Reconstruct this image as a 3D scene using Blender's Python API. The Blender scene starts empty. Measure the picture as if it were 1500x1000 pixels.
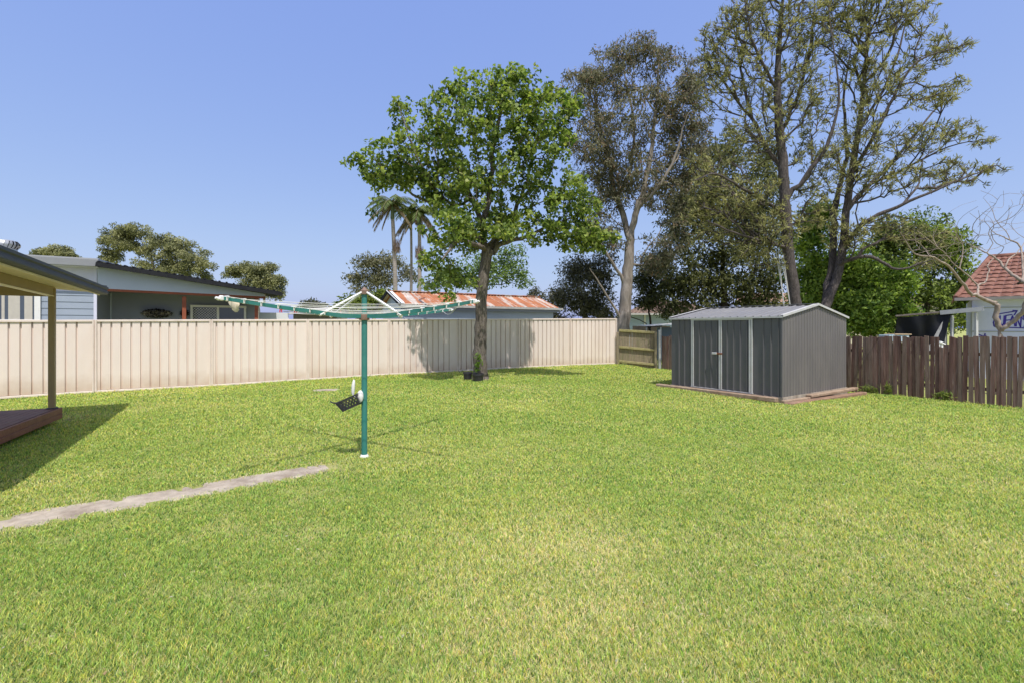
import bpy, math, random
import numpy as np
from mathutils import Vector, Matrix

rng = np.random.default_rng(11)
random.seed(5)
S = bpy.context.scene
COL = S.collection
EYE, F, CX, HY = 1.6, 690.0, 750.0, 480.0     # survey of the yard: eye height, focal length and horizon of the photograph


def at(px, py, Y):
    """a surveyed bearing and a measured distance as a point of the yard (x right, y away, z up)"""
    return Vector(((px - CX) / F * Y, Y, EYE - (py - HY) / F * Y))


# ------------------------------------------------------------------ materials
def new_mat(name):
    m = bpy.data.materials.new(name)
    m.use_nodes = True
    nt = m.node_tree
    return m, nt, nt.nodes['Principled BSDF']


def mat(name, col, rough=0.6, var=0.12, scale=6.0, bump=0.0, bscale=60.0, metal=0.0, stretch=(1, 1, 1), col2=None, detail=6, spec=0.4,
        dirt=None, dirt_scale=1.5, dirt_amt=0.5, splash=None, each=0.0):
    m, nt, b = new_mat(name)
    N, L = nt.nodes, nt.links
    tc = N.new('ShaderNodeTexCoord')
    mp = N.new('ShaderNodeMapping')
    mp.inputs['Scale'].default_value = stretch
    L.new(tc.outputs['Object'], mp.inputs['Vector'])
    nz = N.new('ShaderNodeTexNoise')
    nz.inputs['Scale'].default_value = scale
    nz.inputs['Detail'].default_value = detail
    nz.inputs['Roughness'].default_value = 0.65
    L.new(mp.outputs[0], nz.inputs['Vector'])
    rp = N.new('ShaderNodeValToRGB')
    rp.color_ramp.elements[0].position = 0.3
    rp.color_ramp.elements[1].position = 0.7
    c2 = col2 or tuple(min(1, c * (1 + var)) for c in col)
    c1 = tuple(c * (1 - var) for c in col)
    rp.color_ramp.elements[0].color = (*c1, 1)
    rp.color_ramp.elements[1].color = (*c2, 1)
    L.new(nz.outputs['Fac'], rp.inputs['Fac'])
    out = rp.outputs['Color']
    if dirt:
        n2 = N.new('ShaderNodeTexNoise')
        n2.inputs['Scale'].default_value = dirt_scale
        n2.inputs['Detail'].default_value = 8
        n2.inputs['Roughness'].default_value = 0.7
        L.new(mp.outputs[0], n2.inputs['Vector'])
        r2 = N.new('ShaderNodeValToRGB')
        r2.color_ramp.elements[0].position = 0.45
        r2.color_ramp.elements[1].position = 0.7
        r2.color_ramp.elements[0].color = (0, 0, 0, 1)
        r2.color_ramp.elements[1].color = (dirt_amt, dirt_amt, dirt_amt, 1)
        L.new(n2.outputs['Fac'], r2.inputs['Fac'])
        mx = N.new('ShaderNodeMix')
        mx.data_type = 'RGBA'
        L.new(r2.outputs['Color'], mx.inputs[0])
        L.new(out, mx.inputs[6])
        mx.inputs[7].default_value = (*dirt, 1)
        out = mx.outputs[2]
    if splash:                                   # soil splashed up from the ground: (colour, from z, to z, amount)
        sx = N.new('ShaderNodeSeparateXYZ')
        L.new(tc.outputs['Object'], sx.inputs[0])
        n4 = N.new('ShaderNodeTexNoise'); n4.inputs['Scale'].default_value = 4.0; n4.inputs['Detail'].default_value = 6
        L.new(tc.outputs['Object'], n4.inputs['Vector'])
        ad_ = N.new('ShaderNodeMath'); ad_.operation = 'MULTIPLY_ADD'
        L.new(n4.outputs['Fac'], ad_.inputs[0]); ad_.inputs[1].default_value = -.45; L.new(sx.outputs['Z'], ad_.inputs[2])
        mr = N.new('ShaderNodeMapRange')
        L.new(ad_.outputs[0], mr.inputs['Value'])
        mr.inputs['From Min'].default_value, mr.inputs['From Max'].default_value = splash[1] - .22, splash[2] - .22
        mr.inputs['To Min'].default_value, mr.inputs['To Max'].default_value = splash[3], 0
        mx2 = N.new('ShaderNodeMix'); mx2.data_type = 'RGBA'
        L.new(mr.outputs[0], mx2.inputs[0]); L.new(out, mx2.inputs[6]); mx2.inputs[7].default_value = (*splash[0], 1)
        out = mx2.outputs[2]
    if each:                                     # every sheet a little different from its neighbour
        oi = N.new('ShaderNodeObjectInfo')
        m3 = N.new('ShaderNodeMapRange'); L.new(oi.outputs['Random'], m3.inputs['Value'])
        m3.inputs['To Min'].default_value, m3.inputs['To Max'].default_value = 1 - each, 1 + each
        h3 = N.new('ShaderNodeHueSaturation'); L.new(m3.outputs[0], h3.inputs['Value']); L.new(out, h3.inputs['Color'])
        out = h3.outputs[0]
    L.new(out, b.inputs['Base Color'])
    b.inputs['Roughness'].default_value = rough
    b.inputs['Metallic'].default_value = metal
    b.inputs['Specular IOR Level'].default_value = spec
    if bump:
        n3 = N.new('ShaderNodeTexNoise')
        n3.inputs['Scale'].default_value = bscale
        n3.inputs['Detail'].default_value = 5
        L.new(mp.outputs[0], n3.inputs['Vector'])
        bp = N.new('ShaderNodeBump')
        bp.inputs['Strength'].default_value = bump
        bp.inputs['Distance'].default_value = 0.02
        L.new(n3.outputs['Fac'], bp.inputs['Height'])
        L.new(bp.outputs[0], b.inputs['Normal'])
    return m


def leaf_mat(name, trans=0.3, rough=0.5, spec=0.35):
    m, nt, b = new_mat(name)
    N, L = nt.nodes, nt.links
    a = N.new('ShaderNodeAttribute')
    a.attribute_name = 'Col'
    L.new(a.outputs['Color'], b.inputs['Base Color'])
    b.inputs['Roughness'].default_value = rough
    b.inputs['Specular IOR Level'].default_value = spec
    t = N.new('ShaderNodeBsdfTranslucent')
    hs = N.new('ShaderNodeHueSaturation')
    hs.inputs['Value'].default_value = 1.5
    hs.inputs['Saturation'].default_value = 1.15
    L.new(a.outputs['Color'], hs.inputs['Color'])
    L.new(hs.outputs[0], t.inputs['Color'])
    mx = N.new('ShaderNodeMixShader')
    mx.inputs[0].default_value = trans
    L.new(b.outputs[0], mx.inputs[1])
    L.new(t.outputs[0], mx.inputs[2])
    L.new(mx.outputs[0], N['Material Output'].inputs['Surface'])
    return m


def bark_mat(name, c1, c2, scale=14.0, stretch=(1, 1, 0.25), bump=0.9):
    m, nt, b = new_mat(name)
    N, L = nt.nodes, nt.links
    tc = N.new('ShaderNodeTexCoord')
    mp = N.new('ShaderNodeMapping')
    mp.inputs['Scale'].default_value = stretch
    L.new(tc.outputs['Object'], mp.inputs['Vector'])
    nz = N.new('ShaderNodeTexNoise')
    nz.inputs['Scale'].default_value = scale
    nz.inputs['Detail'].default_value = 9
    nz.inputs['Roughness'].default_value = 0.72
    nz.inputs['Distortion'].default_value = 0.6
    L.new(mp.outputs[0], nz.inputs['Vector'])
    rp = N.new('ShaderNodeValToRGB')
    e = rp.color_ramp.elements
    e[0].position, e[1].position = 0.36, 0.66
    e[0].color, e[1].color = (*c1, 1), (*c2, 1)
    L.new(nz.outputs['Fac'], rp.inputs['Fac'])
    L.new(rp.outputs['Color'], b.inputs['Base Color'])
    b.inputs['Roughness'].default_value = 0.9
    b.inputs['Specular IOR Level'].default_value = 0.15
    bp = N.new('ShaderNodeBump')
    bp.inputs['Strength'].default_value = bump
    bp.inputs['Distance'].default_value = 0.04
    L.new(nz.outputs['Fac'], bp.inputs['Height'])
    L.new(bp.outputs[0], b.inputs['Normal'])
    return m


# ------------------------------------------------------------------ mesh building
class MB:
    def __init__(s):
        s.v, s.f = [], []

    def add(s, vs, fs):
        o = len(s.v)
        s.v.extend([tuple(v) for v in vs])
        s.f.extend([tuple(i + o for i in f) for f in fs])
        return s

    def box(s, c, size, ax=None, bev=0.0):
        """box at centre c; ax = (unit x axis, unit y axis), z up unless a third axis is given"""
        x = Vector(ax[0]) if ax else Vector((1, 0, 0))
        y = Vector(ax[1]) if ax else Vector((0, 1, 0))
        z = Vector(ax[2]) if ax and len(ax) > 2 else Vector((0, 0, 1))
        hx, hy, hz = (d / 2 for d in size)
        c = Vector(c)
        if bev <= 0:
            vs = [c + x * (i * hx) + y * (j * hy) + z * (k * hz) for k in (-1, 1) for j in (-1, 1) for i in (-1, 1)]
            return s.add(vs, [(0, 2, 3, 1), (4, 5, 7, 6), (0, 1, 5, 4), (2, 6, 7, 3), (0, 4, 6, 2), (1, 3, 7, 5)])
        b = min(bev, hx * 0.9, hy * 0.9, hz * 0.9)
        vs = []
        idx = {}
        for k in (-1, 1):
            for j in (-1, 1):
                for i in (-1, 1):
                    for a in range(3):
                        q = [i * hx, j * hy, k * hz]
                        for t in range(3):
                            if t != a:
                                q[t] -= (i, j, k)[t] * b
                        idx[(i, j, k, a)] = len(vs)
                        vs.append(c + x * q[0] + y * q[1] + z * q[2])
        fs = []
        for a in range(3):
            o = [t for t in range(3) if t != a]
            for sg in (-1, 1):
                r = []
                for p, q in ((-1, -1), (1, -1), (1, 1), (-1, 1)):
                    w = [0, 0, 0]
                    w[a], w[o[0]], w[o[1]] = sg, p, q
                    r.append(idx[(*w, a)])
                fs.append(tuple(r))
        for a in range(3):
            o = [t for t in range(3) if t != a]
            for p in (-1, 1):
                for q in (-1, 1):
                    w1 = [0, 0, 0]; w2 = [0, 0, 0]
                    w1[a], w1[o[0]], w1[o[1]] = -1, p, q
                    w2[a], w2[o[0]], w2[o[1]] = 1, p, q
                    fs.append((idx[(*w1, o[0])], idx[(*w2, o[0])], idx[(*w2, o[1])], idx[(*w1, o[1])]))
        for k in (-1, 1):
            for j in (-1, 1):
                for i in (-1, 1):
                    fs.append((idx[(i, j, k, 0)], idx[(i, j, k, 1)], idx[(i, j, k, 2)]))
        return s.add(vs, fs)

    def bar(s, a, b, w, h, up=(0, 0, 1), bev=0.0):
        """rectangular bar from a to b, w across, h along up"""
        a, b = Vector(a), Vector(b)
        d = b - a
        x = d.normalized()
        y = Vector(up).cross(x)
        if y.length < 1e-6:
            y = Vector((1, 0, 0))
        y.normalize()
        z = x.cross(y)
        return s.box((a + b) / 2, (d.length, w, h), (x, y, z), bev)

    def tube(s, pts, radii, n=8, cap=True):
        pts = [Vector(p) for p in pts]
        if not hasattr(radii, '__len__'):
            radii = [radii] * len(pts)
        ref = None
        vs, fs = [], []
        for i, p in enumerate(pts):
            t = (pts[min(i + 1, len(pts) - 1)] - pts[max(i - 1, 0)])
            if t.length < 1e-9:
                t = Vector((0, 0, 1))
            t.normalize()
            if ref is None:
                ref = t.orthogonal().normalized()
            ref = ref - t * ref.dot(t)
            if ref.length < 1e-6:
                ref = t.orthogonal()
            ref.normalize()
            bi = t.cross(ref)
            for k in range(n):
                an = 2 * math.pi * k / n
                vs.append(p + (ref * math.cos(an) + bi * math.sin(an)) * radii[i])
        for i in range(len(pts) - 1):
            for k in range(n):
                k2 = (k + 1) % n
                fs.append((i * n + k, i * n + k2, (i + 1) * n + k2, (i + 1) * n + k))
        if cap:
            fs.append(tuple(reversed(range(n))))
            fs.append(tuple(range((len(pts) - 1) * n, len(pts) * n)))
        return s.add(vs, fs)

    def lathe(s, c, prof, n=24):
        c = Vector(c)
        vs, fs = [], []
        for r, z in prof:
            for k in range(n):
                an = 2 * math.pi * k / n
                vs.append(c + Vector((r * math.cos(an), r * math.sin(an), z)))
        for i in range(len(prof) - 1):
            for k in range(n):
                k2 = (k + 1) % n
                fs.append((i * n + k, i * n + k2, (i + 1) * n + k2, (i + 1) * n + k))
        return s.add(vs, fs)

    def quad(s, a, b, c, d):
        return s.add([a, b, c, d], [(0, 1, 2, 3)])

    def sheet(s, P0, U, V, prof, nrm):
        """profiled sheet: starts at P0, profile [(u, offset)] runs along unit U, extruded along vector V, offset along nrm"""
        P0, U, V, nrm = Vector(P0), Vector(U), Vector(V), Vector(nrm)
        vs, fs = [], []
        for u, h in prof:
            p = P0 + U * u + nrm * h
            vs += [p, p + V]
        for i in range(len(prof) - 1):
            fs.append((2 * i, 2 * i + 2, 2 * i + 3, 2 * i + 1))
        return s.add(vs, fs)

    def slab(s, a, b, c, d, th):
        """four-cornered plate a b c d thickened by th along its normal"""
        a, b, c, d = map(Vector, (a, b, c, d))
        n = (b - a).cross(d - a).normalized() * th
        return s.add([a, b, c, d, a + n, b + n, c + n, d + n],
                     [(0, 3, 2, 1), (4, 5, 6, 7), (0, 1, 5, 4), (1, 2, 6, 5), (2, 3, 7, 6), (3, 0, 4, 7)])


def world_of(o):
    p = Vector((0, 0, 0))
    while o is not None:
        p += Vector(o.location)
        o = o.parent
    return p


def link(name, me, parent=None):
    o = bpy.data.objects.new(name, me)
    COL.objects.link(o)
    if parent is not None:
        o.parent = parent
    return o


def obj(name, mb, m, parent=None, smooth=False, loc=None):
    """ONE mesh object from world coordinates"""
    base = world_of(parent) if parent is not None else Vector(loc or (0, 0, 0))
    me = bpy.data.meshes.new(name)
    me.from_pydata([(v[0] - base.x, v[1] - base.y, v[2] - base.z) for v in mb.v], [], mb.f)
    me.materials.append(m)
    if smooth:
        me.polygons.foreach_set('use_smooth', [True] * len(me.polygons))
        try:
            me.set_sharp_from_angle(angle=math.radians(40))
        except Exception:
            pass
    me.update()
    o = link(name, me, parent)
    if parent is None:
        o.location = base
    return o


def tag(o, label=None, cat=None, group=None, kind=None):
    for k, v in (('label', label), ('category', cat), ('group', group), ('kind', kind)):
        if v:
            o[k] = v
    return o


def thing(name, label, cat, loc, group=None):
    o = bpy.data.objects.new(name, None)
    o.empty_display_size = 0.2
    COL.objects.link(o)
    o.location = loc
    return tag(o, label, cat, group)


def np_mesh(name, verts, faces, m, cols=None, parent=None, smooth=False):
    """mesh from arrays: verts (N,3) world, faces (M,k)"""
    base = world_of(parent) if parent is not None else Vector((0, 0, 0))
    verts = np.asarray(verts, np.float32) - np.array(base, np.float32)
    me = bpy.data.meshes.new(name)
    nv, (nf, k) = len(verts), faces.shape
    me.vertices.add(nv)
    me.vertices.foreach_set('co', verts.ravel())
    me.loops.add(nf * k)
    me.loops.foreach_set('vertex_index', faces.astype(np.int32).ravel())
    me.polygons.add(nf)
    me.polygons.foreach_set('loop_start', np.arange(0, nf * k, k, dtype=np.int32))
    if smooth:
        me.polygons.foreach_set('use_smooth', np.ones(nf, bool))
    me.materials.append(m)
    if cols is not None:
        ca = me.color_attributes.new('Col', 'FLOAT_COLOR', 'POINT')
        c4 = np.ones((nv, 4), np.float32)
        c4[:, :3] = cols
        ca.data.foreach_set('color', c4.ravel())
    me.update(calc_edges=True)
    return link(name, me, parent)


def vnoise(x, y, scale, seed):
    """smooth value noise 0..1"""
    g = np.random.default_rng(seed).random((64, 64))
    u, v = x / scale + 500, y / scale + 500
    i, j = np.floor(u).astype(int), np.floor(v).astype(int)
    fu, fv = u - i, v - j
    fu, fv = fu * fu * (3 - 2 * fu), fv * fv * (3 - 2 * fv)
    G = lambda a, b: g[a % 64, b % 64]
    return (G(i, j) * (1 - fu) + G(i + 1, j) * fu) * (1 - fv) + (G(i, j + 1) * (1 - fu) + G(i + 1, j + 1) * fu) * fv


# ------------------------------------------------------------------ terrain
CTRL = np.array([
    (0, 0, 0), (-4, 3, 0), (4, 3, 0), (0, 5, 0), (5, 6, -.02), (-1.84, 5.87, 0), (-4, 6, 0), (-7.6, 7.8, -.01), (-9, 5, 0),
    (-11.4, 10.5, 0.0), (-10, 11.3, .05), (-7.9, 12.5, .05), (-5.9, 13.65, .09), (-3.8, 14.8, .12), (-1.8, 16, .12), (.2, 17.2, .14),
    (2.25, 18.3, .13), (4.3, 19.5, .11), (-.95, 14, .05), (6.0, 19, -.05), (6.03, 10.3, -.07), (4.1, 12.9, -.03), (9.0, 12.2, -.12),
    (9.5, 13.1, -.2), (11.2, 10.3, -.16), (8, 8, -.05), (0, 10, .02), (3, 15, .05), (-20, 20, .1), (0, 30, .1), (20, 30, -.1), (20, 12, -.15)], float)


def ground(x, y):
    x, y = np.asarray(x, float), np.asarray(y, float)
    d2 = (x[..., None] - CTRL[:, 0]) ** 2 + (y[..., None] - CTRL[:, 1]) ** 2
    w = 1 / (d2 + 0.4) ** 1.6
    return (w * CTRL[:, 2]).sum(-1) / w.sum(-1)


def gz(x, y):
    return float(ground(np.array([x]), np.array([y]))[0])


E = Vector((0.867, 0.499, 0)).normalized()       # along the pale metal fence
Nn = Vector((E.y, -E.x, 0))                      # its face towards the yard


def fpost(n):
    """survey of the metal fence: post n"""
    Y = 11.3 * (1 + .1039 * n)
    px = (139 + 202.7 * n) / (1 + .1039 * n)
    return Vector(((px - CX) / F * Y, Y, 0))


G0, G1 = Vector((4.36, 19.42, 0)), Vector((5.85, 19.0, 0))       # timber gate panel
R0, R1 = Vector((6.05, 18.9, 0)), Vector((11.75, 9.33, 0))          # paling fence line
SC = Vector((6.03, 10.5, 0))                                     # shed corner
SU, SV = Vector((-.56, .828, 0)).normalized(), Vector((.828, .56, 0)).normalized()
SW, SD = 2.94, 3.3
DC = Vector((-7.66, 8.0, 0))                                     # deck corner
D1, D2 = Vector((.454, -.891, 0)).normalized(), Vector((-.891, -.454, 0)).normalized()
PATH = [(-5.4, 2.95, .215), (-4.18, 3.84, .21), (-3.3, 4.47, .205), (-2.75, 4.9, .205), (-2.3, 5.25, .19), (-2.12, 5.4, .13)]

# ------------------------------------------------------------------ the ground
def axis(core0, core1, step, far):
    a = list(np.arange(core0, core1 + 1e-6, step))
    lo, hi, s = core0, core1, step
    while hi < far:
        s *= 1.5
        lo -= s; hi += s
        a.insert(0, lo); a.append(hi)
    return np.array(a)


def lawn_material():
    m, nt, b = new_mat('turf soil')
    N, L = nt.nodes, nt.links
    tc = N.new('ShaderNodeTexCoord')
    n1 = N.new('ShaderNodeTexNoise'); n1.inputs['Scale'].default_value = 45; n1.inputs['Detail'].default_value = 10
    n1.inputs['Roughness'].default_value = 0.75
    n2 = N.new('ShaderNodeTexNoise'); n2.inputs['Scale'].default_value = 0.7; n2.inputs['Detail'].default_value = 5
    L.new(tc.outputs['Object'], n1.inputs['Vector']); L.new(tc.outputs['Object'], n2.inputs['Vector'])
    r1 = N.new('ShaderNodeValToRGB')
    r1.color_ramp.elements[0].position = .3; r1.color_ramp.elements[1].position = .7
    r1.color_ramp.elements[0].color = (.13, .15, .04, 1); r1.color_ramp.elements[1].color = (.46, .50, .16, 1)
    L.new(n1.outputs['Fac'], r1.inputs['Fac'])
    r2 = N.new('ShaderNodeValToRGB')
    r2.color_ramp.elements[0].position = .45; r2.color_ramp.elements[1].position = .68
    r2.color_ramp.elements[0].color = (0, 0, 0, 1); r2.color_ramp.elements[1].color = (.55, .55, .55, 1)
    L.new(n2.outputs['Fac'], r2.inputs['Fac'])
    mx = N.new('ShaderNodeMix'); mx.data_type = 'RGBA'
    L.new(r2.outputs['Color'], mx.inputs[0]); L.new(r1.outputs['Color'], mx.inputs[6])
    mx.inputs[7].default_value = (.48, .42, .21, 1)
    L.new(mx.outputs[2], b.inputs['Base Color'])
    b.inputs['Roughness'].default_value = .95
    b.inputs['Specular IOR Level'].default_value = .1
    bp = N.new('ShaderNodeBump'); bp.inputs['Strength'].default_value = .8; bp.inputs['Distance'].default_value = .03
    L.new(n1.outputs['Fac'], bp.inputs['Height']); L.new(bp.outputs[0], b.inputs['Normal'])
    return m


ax_, ay_ = axis(-14, 16, .3, 900), axis(-2, 26, .3, 900)
gx, gy = np.meshgrid(ax_, ay_)
gzv = ground(gx, gy)
far = np.clip((np.hypot(gx, gy - 10) - 30) / 60, 0, 1)
gzv = gzv * (1 - far) - 0.0 * far
nx, ny = len(ax_), len(ay_)
ii = np.arange(nx * ny).reshape(ny, nx)
fc = np.stack([ii[:-1, :-1], ii[:-1, 1:], ii[1:, 1:], ii[1:, :-1]], -1).reshape(-1, 4)
g_obj = np_mesh('ground', np.stack([gx, gy, gzv], -1).reshape(-1, 3), fc, lawn_material(), smooth=True)
tag(g_obj, 'soil and short turf of the back yard', None, None, 'structure')

# ------------------------------------------------------------------ the grass blades: one mass nobody could count
def seg_dist(x, y, a, b):
    dx, dy = b[0] - a[0], b[1] - a[1]
    t = np.clip(((x - a[0]) * dx + (y - a[1]) * dy) / (dx * dx + dy * dy), 0, 1)
    return np.hypot(x - a[0] - t * dx, y - a[1] - t * dy)


def keep_lawn(x, y, edge):
    p = fpost(0)
    k = ((x - p.x) * Nn.x + (y - p.y) * Nn.y) > .05                                   # in front of the metal fence
    rd = (R1 - R0).normalized(); rn = Vector((rd.y, -rd.x, 0))                        # rn towards the yard
    k &= ((x - R0.x) * rn.x + (y - R0.y) * rn.y) > .06
    gd = (G1 - G0).normalized(); gn = Vector((gd.y, -gd.x, 0))
    k &= (((x - G0.x) * gn.x + (y - G0.y) * gn.y) > .08) | (x < G0.x)
    s, t = (x - SC.x) * SU.x + (y - SC.y) * SU.y, (x - SC.x) * SV.x + (y - SC.y) * SV.y
    k &= ~((s > -.2) & (s < SW + .3) & (t > -.2) & (t < SD + .2))                        # shed and its timbers
    s, t = (x - DC.x) * D1.x + (y - DC.y) * D1.y, (x - DC.x) * D2.x + (y - DC.y) * D2.y
    k &= ~((s > .1) & (t > .15) & (s < 6))                                            # under the deck
    d = np.full(x.shape, 9.)
    for a, b in zip(PATH[:-1], PATH[1:]):
        d = np.minimum(d, seg_dist(x, y, a, b) - (a[2] + b[2]) / 2)
    k &= d > (edge - .5) * .16 - .03
    k &= np.hypot((x + 4.55) / .26, (y - 11.55) / .15) > .8 + .4 * edge                   # the lid in the lawn
    k &= np.hypot(x + 1.84, y - 5.87) > .07
    k &= np.hypot(x + .93, y - 13.95) > .24
    return k, d


def make_grass():
    rings = [(1.85, 2.6, 28000, .0030), (2.6, 3.5, 20500, .0036), (3.5, 4.8, 13500, .0045), (4.8, 7, 7800, .0058), (7, 10, 4200, .0080), (10, 14, 2200, .0112), (14, 20, 1150, .0155)]
    X, Y, Wd = [], [], []
    for a, b, dens, w in rings:
        xm = 1.12 * b + 2.4
        n = int(dens * 2 * xm * (b - a))
        y = a + (b - a) * rng.random(n)
        x = (rng.random(n) * 2 - 1) * xm
        k = np.abs(x) < 1.12 * y + np.where(rng.random(n) < .35, 2.2, .25)
        X.append(x[k]); Y.append(y[k]); Wd.append(np.full(k.sum(), w))
    x, y, w = map(np.concatenate, (X, Y, Wd))
    k, dpath = keep_lawn(x, y, rng.random(len(x)))
    x, y, w, dpath = x[k], y[k], w[k], dpath[k]
    # clumping: pull blades towards tuft centres so that small gaps and tufts show
    big = vnoise(x, y, 1.6, 1) * .6 + vnoise(x, y, .6, 2) * .4
    mid = vnoise(x, y, .22, 3)
    # straw: dry centre of the near lawn, beside the path, scattered bare spots
    dry = .34 * np.exp(-(((x - .35) / 1.1) ** 2 + ((y - 2.8) / .9) ** 2)) + .30 * np.exp(-(((x - 2.2) / 1.6) ** 2 + ((y - 3.4) / .8) ** 2))
    dry += .40 * np.exp(-np.clip(dpath, 0, 9) / .22) * (y > 3)
    dry += .55 * np.exp(-(((x - 1.95) / .22) ** 2 + ((y - 2.57) / .07) ** 2)) + .35 * np.exp(-(((x - .62) / .3) ** 2 + ((y - 3.45) / .2) ** 2))
    dry += .25 * np.exp(-(((x - .4) / 1.5) ** 2 + ((y - 12) / 1.2) ** 2))
    green = .16 * np.exp(-(((x + 1.9) / 1.2) ** 2 + ((y - 2.6) / .8) ** 2)) + .22 * np.exp(-(((x - 2.6) / .9) ** 2 + ((y - 2.2) / .5) ** 2))
    green += .12 * np.exp(-(((x + 4.5) / 2.2) ** 2 + ((y - 8.8) / 2.2) ** 2)) + .5 * np.exp(-((y - 13.6) / 1.0) ** 2) * np.exp(-((x + .5) / 4) ** 2)
    straw_p = np.clip(.05 + dry * .75 - green * .4 + (big - .5) * .50 + (mid - .5) * .25, .015, .8)
    thin = np.clip(.95 - .55 * np.clip(dry - .25, 0, 1) - .35 * (mid < .28), .25, 1)
    k = rng.random(len(x)) < thin
    x, y, w, straw_p, big, mid, green = (a[k] for a in (x, y, w, straw_p, big, mid, green))
    n = len(x)
    r = rng.random(n)
    h = (.012 + .016 * rng.random(n) + .010 * mid + .006 * big) * (1 + .4 * green)
    h *= np.where(y > 7, 1.25, 1.0)
    # long grass along fences and at the trunk
    fe = (x - fpost(0).x) * Nn.x + (y - fpost(0).y) * Nn.y
    rd = (R1 - R0).normalized(); rn = Vector((rd.y, -rd.x, 0))
    fr = (x - R0.x) * rn.x + (y - R0.y) * rn.y
    lng = (np.exp(-fe / .10) * 1.1 + np.exp(-fr / .10) * 1.4 + np.exp(-(np.hypot(x + .93, y - 13.95) - .22) / .08) * .8) * (rng.random(n) < .5)
    h *= 1 + lng * (.6 + rng.random(n))
    g = np.stack([.30 + .15 * rng.random(n), .42 + .16 * rng.random(n), .085 + .08 * rng.random(n)], 1)        # fresh
    yl = np.stack([.53 + .27 * rng.random(n), .56 + .23 * rng.random(n), .12 + .16 * rng.random(n)], 1)           # yellow green
    st = np.stack([.74 + .20 * rng.random(n), .64 + .18 * rng.random(n), .36 + .18 * rng.random(n)], 1)         # straw
    dk = np.stack([.05 + .06 * rng.random(n), .13 + .08 * rng.random(n), .03 + .03 * rng.random(n)], 1)        # dark
    yel_p = np.clip(.47 + (big - .5) * .6 - green * .5, .1, .9)
    yel_p = yel_p + (vnoise(x, y, .045, 7) - .5) * .5
    c = np.where((rng.random(n) < yel_p)[:, None], yl, g)
    c = np.where((rng.random(n) < .25)[:, None], dk, c)
    c = np.where((r < straw_p)[:, None], st, c)
    flat = (r < straw_p) & (rng.random(n) < .6)
    an = rng.random(n) * 2 * np.pi
    lean = np.where(flat, 1.3 + rng.random(n), .25 + .75 * rng.random(n)) * h
    h = np.where(flat, h * .35, h)
    z = ground(x, y)
    dx, dy = np.cos(an), np.sin(an)
    # blade width runs mostly across the view so that thin blades keep their body
    wa = (rng.random(n) - .5) * 1.9
    sx, sy = np.cos(wa), np.sin(wa)
    w = w * (.65 + .7 * rng.random(n))
    B = np.stack([x, y, z - .004], 1)
    sd = np.stack([sx, sy, np.zeros(n)], 1) * (w / 2)[:, None]
    M = B + np.stack([dx * lean * .35, dy * lean * .35, h * .62], 1)
    T = B + np.stack([dx * lean, dy * lean, h], 1)
    V = np.stack([B - sd, B + sd, M + sd * .8, M - sd * .8, T], 1).reshape(-1, 3)
    o = (np.arange(n) * 5)[:, None]
    fa = np.concatenate([o + np.array([[0, 1, 2]]), o + np.array([[0, 2, 3]]), o + np.array([[3, 2, 4]])], 0)
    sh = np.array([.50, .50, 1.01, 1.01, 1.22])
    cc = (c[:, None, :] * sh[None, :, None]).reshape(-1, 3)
    # dry leaves, clippings and clover heads lying in the turf
    m_ = 2600
    yy = 2.0 + 13 * rng.random(m_) ** 1.6
    xx = (rng.random(m_) * 2 - 1) * (1.12 * yy + .5)
    kk, _d = keep_lawn(xx, yy, np.ones(m_))
    xx, yy = xx[kk], yy[kk]; m_ = len(xx)
    zz = ground(xx, yy) + .012 + .014 * rng.random(m_)
    aa = rng.random(m_) * 2 * np.pi
    ln = (.004 + .010 * rng.random(m_) ** 3) * (1 + yy * .05); wd_ = ln * (.25 + .35 * rng.random(m_))
    d_ = np.stack([np.cos(aa), np.sin(aa), .5 * (rng.random(m_) - .5)], 1) * ln[:, None]
    s_ = np.stack([-np.sin(aa), np.cos(aa), .6 * (rng.random(m_) - .3)], 1) * wd_[:, None]
    B2 = np.stack([xx, yy, zz], 1)
    V2 = np.stack([B2 - d_, B2 + s_, B2 + d_, B2 - s_], 1).reshape(-1, 3)
    tone = rng.random(m_)[:, None]
    c2 = np.where(tone < .5, np.array([[.60, .57, .46]]), np.where(tone < .8, np.array([[.42, .30, .17]]), np.array([[.66, .56, .34]]))) * (.7 + .4 * rng.random((m_, 1)))
    o2 = len(V) + (np.arange(m_) * 4)[:, None]
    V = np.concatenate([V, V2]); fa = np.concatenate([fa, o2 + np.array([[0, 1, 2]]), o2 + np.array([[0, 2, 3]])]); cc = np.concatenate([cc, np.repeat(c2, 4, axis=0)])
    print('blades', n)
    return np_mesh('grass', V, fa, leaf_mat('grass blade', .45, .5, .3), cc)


tag(make_grass(), 'short yellow green lawn grass with dry straw patches over the yard', 'grass', None, 'stuff')

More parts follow.
